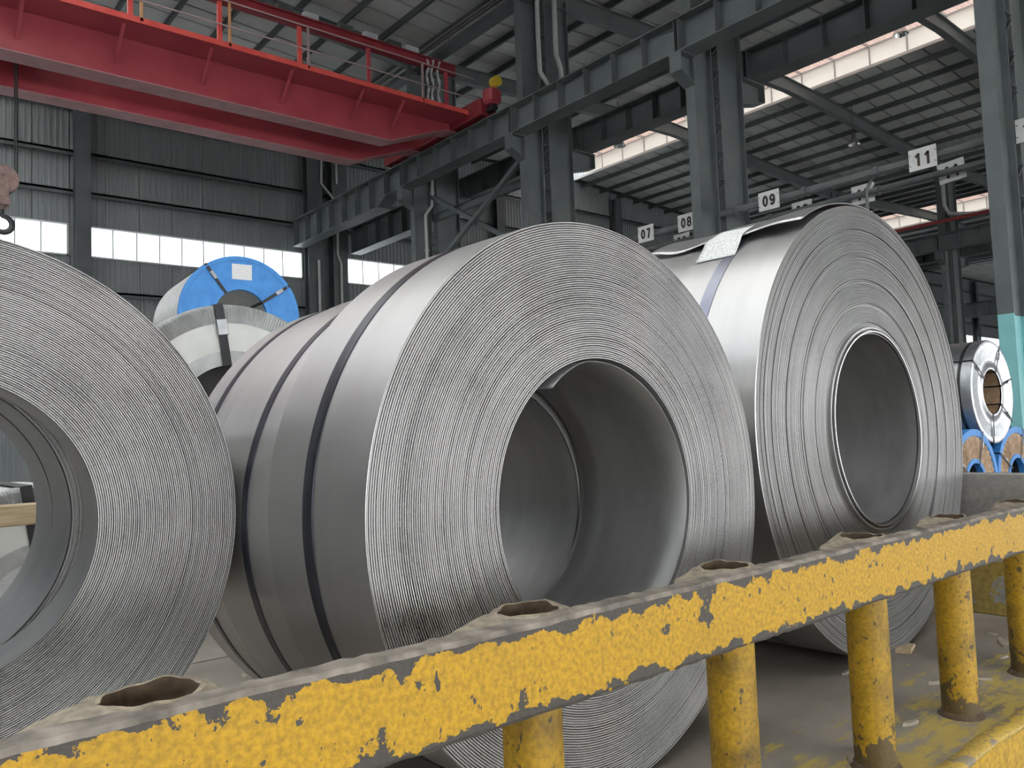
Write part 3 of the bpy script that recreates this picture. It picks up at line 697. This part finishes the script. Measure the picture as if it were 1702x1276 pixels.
# the lip: a rough rolled edge
lipp = []
N = 150
def lip(u, v):
    x = XA+(XB+.06-XA)*u; k = v*2*PI
    r = .024+.005*math.sin(37*u+3*math.cos(11*u))*.6+.003*random.random()
    return (x, 1.008+r*1.05*math.cos(k), -.956+.016*math.sin(k)+.004*math.sin(90*u))
lm = MB().grid(lip, N, 12); part('deck_lip', lm, 'lip', wg, smooth=True, ang=60)
part('underframe', MB().box(XA+.2, XB-.2, 1.3, 1.5, -1.3, -.98), 'frame_dk', wg)
part('underframe', MB().box(XA+.2, XB-.2, 4.2, 4.4, -1.3, -.98), 'frame_dk', wg)
for x in (-1.0, 3.4):
    for y in (1.4, 4.3):
        w = MB().lathe([(0, -.05), (.2, -.05), (.2, .05), (0, .05)], 20, 'y'); w.v = [(a+x, b_+y-.22 if y < 2 else b_+y+.22, c+FLOOR+.2) for a, b_, c in w.v]
        part('wheel', w, 'bolt', wg)
# top rail: a thick flat bar, edges battered
RY0, RY1, RZ0, RZ1 = 1.06, 1.10, -.479, -.321
nr = 300; rv = []; rf = []
rr = random.Random(5)
prevj = 0
for i in range(nr+1):
    x = XA + (XB-XA)*i/nr
    j = rr.uniform(-1, 1); prevj = prevj*.6+j*.4
    a = .0030*prevj; c2 = .003*rr.uniform(-1, 1)
    rv += [(x, RY0+.002, RZ0+.004+c2*.6), (x, RY0, RZ0+.010), (x, RY0, RZ1-.008+a), (x, RY0+.005+.002*prevj, RZ1+a*.6), (x, RY1, RZ1+.002+.002*rr.uniform(-1, 1)), (x, RY1, RZ0)]
for i in range(nr):
    for k in range(6): rf.append((i*6+k, i*6+(k+1) % 6, (i+1)*6+(k+1) % 6, (i+1)*6+k))
rf += [tuple(range(6)), tuple(range(nr*6+5, nr*6-1, -1))]
rb = MB(); rb.add([(x-1.3, y-RY0, z-(RZ0+RZ1)/2) for x, y, z in rv], rf)
ro = link('rail_bar', rb.mesh('rail_bar', 'rail'), wg, (0, RY0-.98, (RZ0+RZ1)/2-FLOOR))
ro.data.materials.append(M['rail_top'])
for p in ro.data.polygons:
    if p.normal.z > .25: p.material_index = 1
# posts: open pipes welded behind the bar, their flared rims standing just above it
PXS = [-1.45, -.87, -.28, .3175, .975, 1.578, 2.217, 2.787, 3.39, 3.98]
pr = .055
for ip, px in enumerate(PXS):
    rn = random.Random(100+ip)
    pc = (px, 1.145)
    top = RZ1+.002
    m_ = MB().lathe([(pr, 0), (pr, top-DECK-.03), (pr-.003, top-DECK-.03), (pr-.003, .3)], 28, 'z')
    po = link('post', m_.mesh('post', 'post', True), wg, (pc[0]-1.3, pc[1]-.98, DECK-FLOOR))
    # ragged rim
    ph = [rn.uniform(0, 6.28) for _ in range(4)]
    def rim(k, rn=rn, ph=ph): return .0022*math.sin(2*k+ph[0])+.0014*math.sin(5*k+ph[1])+.0010*math.sin(9*k+ph[2])
    nn = 48
    def ringm(prof):
        vsr = []; fsr = []
        for (r_, z_) in prof:
            for k in range(nn):
                a = 2*PI*k/nn; e = rim(a)
                vsr.append(((r_+e*.8)*math.cos(a)*1.2, (r_+e*.6)*math.sin(a), z_+e))
        for j in range(len(prof)-1):
            for k in range(nn): fsr.append((j*nn+k, j*nn+(k+1) % nn, (j+1)*nn+(k+1) % nn, (j+1)*nn+k))
        return MB().add(vsr, fsr)
    link('rim', ringm([(pr+.001, -.03), (pr+.003, -.006), (pr+.004, .0), (pr+.001, .002), (pr-.003, .001)]).mesh('rim', 'chips', True, 50), po, (0, 0, top-DECK))
    link('bore', ringm([(pr-.003, .001), (pr-.005, -.02), (pr-.012, -.12)]).mesh('bore', 'rust', True, 50), po, (0, 0, top-DECK))
    link('hole_shade', MB().lathe([(0, 0), (pr-.001, 0)], 24, 'z').mesh('hole_shade', 'dark'), po, (0, 0, top-DECK-.11))  # black disc paints the shade down the open pipe
    # torn metal sloping up from the bar to the rim
    ml, mr_ = .15+.06*rn.random(), .10+.02*rn.random(); vs_ = []; fs_ = []; nk = 48
    for lev, (fr, zz) in enumerate(((1.0, -.05), (.98, -.016), (.62, -.009), (.25, -.001), (0, .0))):
        for k in range(nk):
            a = 2*PI*k/nk; e = rim(a); ca, sa = math.cos(a), math.sin(a)
            ri = (pr+.002+e*.7); xi, yi = ri*1.2*ca, ri*sa
            xo = (ml if ca < 0 else mr_)*ca; yo = .050*sa if sa < 0 else .066*sa
            xo = xo if abs(xo) > abs(xi) else xi; yo = yo if abs(yo) > abs(yi) else yi
            vs_.append((xi+(xo-xi)*fr, yi+(yo-yi)*fr, zz+e+.003*rn.uniform(-1, 1)*(1 if 0 < fr < .9 else 0)))
    for lv in range(4):
        for k in range(nk): fs_.append((lv*nk+k, lv*nk+(k+1) % nk, (lv+1)*nk+(k+1) % nk, (lv+1)*nk+k))
    link('weld_mound', MB().add(vs_, fs_).mesh('weld_mound', 'mound', True, 60), po, (0, 0, top-DECK))
    part('base_weld', (lambda q: (setattr(q, 'v', [(a+pc[0], b_+pc[1], c+DECK) for a, b_, c in q.v]), q)[1])(MB().lathe([(pr+.014, 0), (pr+.004, .012), (pr-.002, .016)], 28, 'z')), 'rust', wg, smooth=True)
# bulkhead at the far end
bk = MB().bev(0, .07, 1.03-.98, 3.72, DECK-FLOOR, -.27-FLOOR, .006)
bm_ = MB(); bm_.v = [(a, b_, c-(DECK-FLOOR)) for a, b_, c in bk.v]; bm_.f = bk.f
link('bulkhead', bm_.mesh('bulkhead', 'bulk'), wg, (XB-1.3, 0, DECK-FLOOR))
# splinters of scale and wood lying on the deck
rs = random.Random(21)
chips = [(2.95, 1.62), (2.78, 1.40), (3.05, 1.33), (3.45, 1.45), (3.55, 1.28), (3.75, 1.35), (3.9, 1.45), (3.6, 1.55), (2.45, 1.30), (2.2, 1.2), (2.6, 1.22), (3.2, 1.24), (1.95, 1.25), (3.95, 1.27), (1.15, 3.0), (1.3, 3.35), (.95, 3.5)]
for i, (x, y) in enumerate(chips):
    big = i in (5, 8, 11); L = rs.uniform(.03, .06)*(1.6 if big else 1); W = L*rs.uniform(.2, .45)
    k = 7; pol = []
    for a in range(k):
        t_ = 2*PI*a/k; pol.append((L*math.cos(t_)*rs.uniform(.7, 1), W*math.sin(t_)*rs.uniform(.6, 1)))
    hgt = .003+.006*rs.random()
    m_ = MB(); vs_ = [(u, v, 0.0) for u, v in pol]+[(u*.9, v*.8, hgt+abs(u)*.12) for u, v in pol]
    m_.add(vs_, [tuple(range(k-1, -1, -1)), tuple(range(k, 2*k))]+[(a, (a+1) % k, k+(a+1) % k, k+a) for a in range(k)])
    o = link('scrap_flake', m_.mesh('scrap_flake', 'chip_pale'), None, (x, y, DECK+EYE), (0, 0, rs.uniform(0, 3)))
    o['label'] = 'pale scrap flake lying on the worn wagon deck'; o['category'] = 'scrap'; o['group'] = 'scrap flakes on the deck'
def block(label, x, y, rz, L, W, H):
    o = link('wood_chock', MB().prism([(-L/2, 0), (L/2, 0), (L/2, H*.5), (-L/2, H)], 'y', -W/2, W/2).mesh('wood_chock', 'wood'), None, (x, y, DECK+EYE), (0, 0, rz))
    o['label'] = label; o['category'] = 'chock'
block('splintered wooden chock in the shadow under the right coil', 2.93, 1.50, .6, .12, .07, .025)
block('thin wooden chock behind the yellow post, under the right coil', 3.42, 1.62, .3, .14, .08, .022)
block('small wooden chock beside the right coil near the bulkhead', 4.02, 1.85, .2, .12, .06, .035)

# ================================================================== COILS
def wraps_profile(rin, rout, n, rnd, jit, depth, steps=()):
    """(radius, along) list of strip edges; along < 0 stands proud"""
    t = (rout-rin)/n; prof = []; walk = 0
    for i in range(n):
        walk = walk*.86 + rnd.gauss(0, jit*.55)
        off = walk + rnd.gauss(0, jit*.35)
        u = i/n
        for (a, b_, h) in steps:
            if a <= u < b_: off += h
        r0 = rin+i*t
        dp = depth*(1.0 if rnd.random() < .85 else 2.2)
        prof += [(r0+.22*t, off), (r0+.70*t, off), (r0+.96*t, max(off, 0)+dp)]
    prof.append((rout, .002))
    return prof
def coil(name, label, cat, face_c, base, yw, Ro, Ri, L, wraps=40, seed=1, jit=.0008, depth=.003, N=160, m_side='side', m_face='face', m_bore='bore', straps=(), steps=(), group=None, strap_m='strap', plain_face=False):
    """face_c: (x, y) of the front face centre, base: eye-relative height of what it rests on"""
    t = thing(name, label, cat, (face_c[0], face_c[1], base), -yw, group); o = (0, 0, Ro); rnd = random.Random(seed)
    if not plain_face:
        pf = wraps_profile(Ri, Ro, wraps, rnd, jit, depth, steps)
        ph = [(rnd.uniform(0, 6.3), rnd.randint(1, 4), rnd.uniform(0, jit*.5)) for _ in pf]
        fo = link('strip_edges', MB().lathe(pf, N, 'y', wob=lambda j, a: ph[j//3*3][2]*math.sin(ph[j//3*3][1]*a+ph[j//3*3][0])).mesh('strip_edges', m_face, True, 25), t, o)
        fo['kind'] = 'stuff'
    else:
        link('end_face', MB().lathe([(Ri, 0), (Ro, 0)], N, 'y').mesh('end_face', m_face), t, o)
    link('outer_wrap', MB().lathe([(Ro-.004, .0005), (Ro, .002), (Ro, L*.33), (Ro, L*.66), (Ro, L-.002), (Ro-.003, L)], N, 'y').mesh('outer_wrap', m_side, True), t, o)
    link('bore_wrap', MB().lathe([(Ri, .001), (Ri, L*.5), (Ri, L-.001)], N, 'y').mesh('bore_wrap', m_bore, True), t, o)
    pb = wraps_profile(Ri, Ro, 24, rnd, jit, depth)
    b_ = link('back_edges', MB().lathe([(r, L-max(min(a, .006), -.006)) for r, a in pb], 96, 'y').mesh('back_edges', m_face, True, 25), t, o); b_['kind'] = 'stuff'
    for (a, w) in straps:
        s = link('strap', MB().lathe([(Ro+.0003, a), (Ro+.0022, a+.001), (Ro+.0022, a+w-.001), (Ro+.0003, a+w)], N, 'y').mesh('strap', strap_m, True), t, o)
    return t
# ---- middle bundle: three slit coils standing against each other
yw = math.radians(-3.03); ax = (math.sin(yw), math.cos(yw))
mc = (1.609, 1.546); RM = .7633; rm_ = .3886
mid1 = coil('steel_coil', 'large steel coil in the middle with a dark strap, its ridged face to the camera', 'coil', mc, DECK, yw, RM, rm_, .448, 62, 3, .0009, .0065, 232, 'side_dull', straps=((.222, .046),))
# loose tail inside the bore
def tail(u, v):
    a = math.radians(121-223*u); g = 0
    d = math.degrees(a)
    if d > 96: g = .026*((d-96)/25)**1.3
    elif 2 < d: g = .010*math.sin(PI*(d-2)/94)
    r = rm_-.004-g
    return (r*math.cos(a), .006+.42*v, r*math.sin(a))
tm_ = MB().grid(tail, 90, 4)
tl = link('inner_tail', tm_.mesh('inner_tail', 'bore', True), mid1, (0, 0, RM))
md = tl.modifiers.new('thick', 'SOLIDIFY'); md.thickness = .003
def off(c, a): return (c[0]+ax[0]*a, c[1]+ax[1]*a)
coil('steel_coil', 'steel coil directly behind the middle front coil, single dark strap', 'coil', off(mc, .458), DECK, yw, .732, .384, .43, 30, 4, .0009, .003, 160, 'side', straps=((.17, .038),))
coil('steel_coil', 'rearmost steel coil of the middle row, almost hidden behind the left coil', 'coil', off(mc, .903), DECK, yw, .728, .384, .25, 30, 5, .0009, .003, 160, 'side', straps=((.105, .032),))
# ---- right coil
yr = math.radians(-1.79); RR = .925
rc = (3.322, 1.614); Ri_r = .39
right = coil('steel_coil', 'widest steel coil at the right with a paper label on its top', 'coil', rc, DECK, yr, RR, Ri_r, .80, 84, 8, .0010, .0035, 232, 'side', 'face_fine', straps=((.245, .055),), strap_m='strap_light',
             steps=((0, .012, -.006), (.03, .05, -.010), (.07, .09, .006), (.22, .24, .004), (.40, .42, .005), (.60, .63, -.004), (.80, .82, .005), (.88, .90, -.003), (.94, .96, .003)))
def lift(d, y): # height of the loose outer end over the coil, by angle in degrees
    k = max(0, min(1, (d-70)/54)); return .002+(.024+.010*math.sin(y*7+.6)+.006*math.sin(y*19))*k**2
def flap(u, v):
    y = .004+.76*v; end = 123+1.2*math.sin(y*6)+.6*math.sin(y*23); d = 60+(end-60)*u; a = math.radians(d)
    r = RR+lift(d, y); return (r*math.cos(a), y, r*math.sin(a))
fl = link('outer_tail', MB().grid(flap, 26, 30).mesh('outer_tail', 'side', True), right, (0, 0, RR), None)
md = fl.modifiers.new('thick', 'SOLIDIFY'); md.thickness = .003; md.offset = 1
fl['label'] = 'loose lifted end of the outer wrap'
def paper(u, v):
    d = 131-13.5*u; y = .232+.19*v+.035*u*(1-2*v)*.5+.012*(1-u); a = math.radians(d)
    base_r = RR+.004+(lift(d, y)+.004 if d < 124.5 else (lift(124, y)+.004)*max(0, (131-d)/6.5)**1.5)
    return (base_r*math.cos(a), y, base_r*math.sin(a))
pm = MB().grid(paper, 12, 10).mesh('paper_label', 'paper', True)
uv = pm.uv_layers.new(name='uv')
for lp in pm.loops:
    i = lp.vertex_index; uv.data[lp.index].uv = ((i//11)/12, (i % 11)/10)
po = link('paper_label', pm, right, (0, 0, RR)); po['label'] = 'white printed paper label'
md = po.modifiers.new('thick', 'SOLIDIFY'); md.thickness = .0006; md.offset = 1
# inner telescoped wraps around the right bore
for i, (r0, h, w) in enumerate(((.400, .016, .006), (.416, .009, .004))):
    q = MB().lathe([(r0-w/2, .0), (r0-w/2, -h), (r0+w/2, -h), (r0+w/2, 0)], 200, 'y', wob=lambda j, a: (.004*math.sin(a+1)+.002*math.sin(3*a)) if j in (1, 2) else 0)
    link('loose_wrap', q.mesh('loose_wrap', 'side', True), right, (0, 0, RR))
# ---- left bundle
lx, ly = .135, 2.239; RL = .70; LB = -.868
yl = math.radians(4.5)
coil('steel_coil', 'steel coil cut off by the left picture edge, finely ridged face', 'coil', (lx, ly), LB, yl, RL, .362, .245, 66, 12, .0010, .0055, 232, 'side_dull')
coil('steel_coil', 'slit coil seen only inside the left coil, between two dark gaps', 'coil', (lx-.03, ly+.318), LB, math.radians(-1), .69, .402, .235, 24, 13, .0009, .003, 128, 'side_dull')
coil('steel_coil', 'deepest slit coil seen through the left coil bore', 'coil', (lx-.035, ly+.562), LB, math.radians(-1), .685, .404, .235, 24, 14, .0009, .003, 128, 'side_dull')
for x, lb in ((lx-.03-.27, 'timber skid under the left coils, away from the middle coil'), (lx-.03+.27, 'timber skid under the left coils, beside the middle coil')):
    t = thing('timber_skid', lb, 'timber', (x, 2.8, DECK))
    z1 = LB+.69-math.sqrt(.69**2-.27**2)
    part('beam', MB().bev(x-.05, x+.05, 2.50, 3.02, DECK, z1-.012, .005), 'wood', t)

# ---- coils standing behind the wagon
def ring_sector(r0, r1, y0, y1, n=64): return MB().lathe([(r0, y0), (r1, y0), (r1, y1), (r0, y1)], n, 'y', True)
def packed_coil(label, c, yw_, Ro, Ri, L, kind, group=None, name='packed_coil'):
    t = thing(name, label, 'coil', (c[0], c[1], c[2]-Ro), -yw_, group); o = (0, 0, Ro)
    side = {'plain': 'side_dull', 'white': 'galv_pale', 'blue': 'galv_pale', 'galv': 'galv', 'paper': 'blue'}[kind]
    link('outer_wrap', MB().lathe([(Ro, 0), (Ro, L)], 96, 'y').mesh('outer_wrap', side, True), t, o)
    link('bore_wrap', MB().lathe([(Ri, .0), (Ri, L)], 64, 'y').mesh('bore_wrap', {'galv': 'core_brown', 'blue': 'galv_pale', 'paper': 'dark'}.get(kind, 'bore'), True), t, o)
    link('back_face', MB().lathe([(Ri, L), (Ro, L)], 64, 'y').mesh('back_face', side), t, o)
    def strap_rad(a, m_, w, y=-.012):
        q = MB(); ca, sa = math.cos(a), math.sin(a)
        n_ = (-sa*w/2, ca*w/2)
        pts = [(Ri-.004, Ro+.012)]
        vs_ = []
        for (r, yy) in ((Ri-.008, L*.5), (Ri-.008, y-.004), (Ro+.014, y-.004), (Ro+.014, L*.98)):
            vs_ += [(r*ca+n_[0], yy, r*sa+n_[1]), (r*ca-n_[0], yy, r*sa-n_[1])]
        for (r, yy) in ((Ri-.004, L*.5), (Ri-.004, y), (Ro+.010, y), (Ro+.010, L*.98)):
            vs_ += [(r*ca+n_[0], yy, r*sa+n_[1]), (r*ca-n_[0], yy, r*sa-n_[1])]
        fs_ = []
        for j in range(3):
            for o_ in (0, 8): fs_.append((o_+j*2, o_+j*2+1, o_+j*2+3, o_+j*2+2))
            fs_ += [(j*2, j*2+2, 8+j*2+2, 8+j*2), (j*2+1, 8+j*2+1, 8+j*2+3, j*2+3)]
        fs_ += [(0, 8, 9, 1), (6, 7, 15, 14)]
        q.add(vs_, fs_); s = link('strap', q.mesh('strap', m_), t, o)
        k = MB(); rm2 = (Ri+Ro)/2+.05
        k.bev(rm2-.05, rm2+.05, y-.02, y+.002, -w*.62, w*.62, .004)
        kv = [(u*ca-w_*sa, v, u*sa+w_*ca) for u, v, w_ in k.v]; k.v = kv
        link('strap_clip', k.mesh('strap_clip', 'galv'), s)
    if kind == 'white':
        link('end_cover', ring_sector(Ri+.05, Ro-.10, -.004, .004).mesh('end_cover', 'white_cover', True), t, o)
        link('bore_flange', ring_sector(Ri-.004, Ri+.085, -.010, .02).mesh('bore_flange', 'crimp', True), t, o)
        n = 520; q = MB(); vs_ = []; fs_ = []          # crimped edge protector
        for k in range(n):
            a = 2*PI*k/n; pr_ = -.017 if k % 2 else -.008
            for (r, y) in ((Ro-.105, pr_*.5), (Ro-.012, pr_), (Ro+.010, -.006), (Ro+.010, .10)):
                vs_.append((r*math.cos(a), y, r*math.sin(a)))
        for k in range(n):
            k2 = (k+1) % n
            for j in range(3): fs_.append((k*4+j, k*4+j+1, k2*4+j+1, k2*4+j))
        link('edge_protector', q.add(vs_, fs_).mesh('edge_protector', 'crimp'), t, o)
        for a in (98, 218, 338): strap_rad(math.radians(a), 'black', .055, -.022)
    elif kind == 'blue':
        link('end_cover', ring_sector(Ri, Ro-.03, -.004, .004).mesh('end_cover', 'blue', True), t, o)
        link('edge_protector', MB().lathe([(Ro-.05, -.006), (Ro-.02, -.018), (Ro+.006, -.012), (Ro+.008, .05), (Ro+.001, .05)], 96, 'y').mesh('edge_protector', 'blue', True), t, o)
        link('bore_flange', MB().lathe([(Ri-.003, .05), (Ri-.003, -.012), (Ri+.05, -.012), (Ri+.06, -.004)], 64, 'y').mesh('bore_flange', 'blue', True), t, o)
        for a in (34, 125, 214, 304): strap_rad(math.radians(a), 'black', .035)
        lb_ = MB().box(-.10, .13, -.008, -.006, .42, .60); me = lb_.mesh('paper_label', 'paper')
        uvl = me.uv_layers.new(name='uv')
        for lp in me.loops:
            v = me.vertices[lp.vertex_index].co; uvl.data[lp.index].uv = ((v.z-.42)/.18, (v.x+.1)/.23)
        link('paper_label', me, t, o)['label'] = 'white printed paper label'
    elif kind == 'galv':
        prof = [(Ri, -.02), (Ri+.03, -.025), (Ri+.06, -.010), (Ri+.16, -.010), (Ri+.19, -.018), (Ro-.08, -.018), (Ro-.05, -.026), (Ro-.005, -.022), (Ro+.008, 0), (Ro+.008, .10), (Ro, .10)]
        link('end_cover', MB().lathe(prof, 96, 'y').mesh('end_cover', 'galv', True, 40), t, o)
        link('band', MB().lathe([(Ro+.001, .11), (Ro+.004, .11), (Ro+.004, .15), (Ro+.001, .15)], 96, 'y').mesh('band', 'black'), t, o)
        for a in (15, 62, 145, 262, 325): strap_rad(math.radians(a), 'black', .022, -.028)
    elif kind == 'plain':
        link('end_face', ring_sector(Ri, Ro, -.004, .004).mesh('end_face', 'face_fine', True), t, o)
    else:
        link('edge_protector', MB().lathe([(Ro-.085, 0), (Ro-.08, -.02), (Ro+.006, -.02), (Ro+.008, .06), (Ro, .06)], 96, 'y').mesh('edge_protector', 'blue', True), t, o)
        link('bore_flange', MB().lathe([(Ri-.004, .06), (Ri-.004, -.02), (Ri+.05, -.02), (Ri+.055, 0)], 64, 'y').mesh('bore_flange', 'blue', True), t, o)
        n = 84; vs_ = []; fs_ = []                      # pleated paper ring
        for k in range(n):
            a = 2*PI*k/n+.01*math.sin(k*3.7); y = -.028 if k % 2 else .004
            y2 = y+random.uniform(-.006, .006)
            for (r, q_) in ((Ri+.045, .4), (Ri+.16, 1.0), (Ro-.18, 1.0), (Ro-.078, .5)): vs_.append((r*math.cos(a+.05*(r-Ri)), y2*q_, r*math.sin(a+.05*(r-Ri))))
        for k in range(n):
            k2 = (k+1) % n
            for j in range(3): fs_.append((k*4+j, k*4+j+1, k2*4+j+1, k2*4+j))
        link('pleated_paper', MB().add(vs_, fs_).mesh('pleated_paper', 'paper_brown'), t, o)
        for a in (68, 150, 300): strap_rad(math.radians(a), 'black', .02, -.032)
    return t
# white faced coil on two others
packed_coil('white faced coil with crimped edge and one black strap, behind the left and middle coils', (1.912, 5.0, .128), 0, .75, .385, 1.7, 'white')
for sx, lb in ((-1, 'floor level coil carrying the white faced coil, seen through the left coil bore'), (1, 'floor level coil carrying the white faced coil, hidden behind the middle coil')):
    packed_coil(lb, (1.912+sx*1.045, 5.0, FLOOR+.687), 0, .687, .305, 1.1, 'white' if sx < 0 else 'blue')
tb = thing('timber_trestle', 'pale timber trestle seen through the left coil bore', 'trestle', (.75, 4.56, DECK))
for x in (.36, 1.14): part('leg', MB().bev(x-.05, x+.05, 4.51, 4.61, DECK, -.34, .005), 'wood', tb)
part('beam', MB().bev(.30, 1.20, 4.50, 4.62, -.34, -.24, .006), 'wood', tb)
# blue faced coil, top of a pyramid of six
yb = math.radians(4.0); Rb = .6866; ux, uy = math.cos(yb), -math.sin(yb)
packed_coil('blue faced coil with a white label, above the white faced coil', (3.582, 9.136, FLOOR+Rb+2*math.sqrt(3)*Rb*.998), yb, Rb, .305, 1.3, 'blue')
for k, s in enumerate((-1, 1)): packed_coil('plain steel coil in the hidden middle tier under the labelled blue coil', (3.582+ux*s*Rb*1.001, 9.136+uy*s*Rb*1.001, FLOOR+Rb+math.sqrt(3)*Rb*.999), yb, Rb, .305, 1.3, 'plain', 'plain coils in the pyramid middle tier')
for k, s in enumerate((-2, 0, 2)): packed_coil('plain steel coil in the hidden bottom tier under the labelled blue coil', (3.582+ux*s*Rb*1.002, 9.136+uy*s*Rb*1.002, FLOOR+Rb), yb, Rb, .305, 1.3, 'plain', 'plain coils in the pyramid bottom tier')
# shiny coil on two paper faced ones
packed_coil('shiny galvanised coil with black straps in front of the teal column base', (12.04, 4.26, FLOOR+.70+1.196), .016, .70, .305, 1.25, 'galv')
packed_coil('blue rimmed coil with brown pleated paper face, left below the galvanised coil', (11.30, 4.26, FLOOR+.70), .016, .70, .27, 1.25, 'paper')
packed_coil('blue rimmed coil with brown pleated paper face, right below the galvanised coil', (12.765, 4.26, FLOOR+.70), .016, .70, .27, 1.25, 'paper')
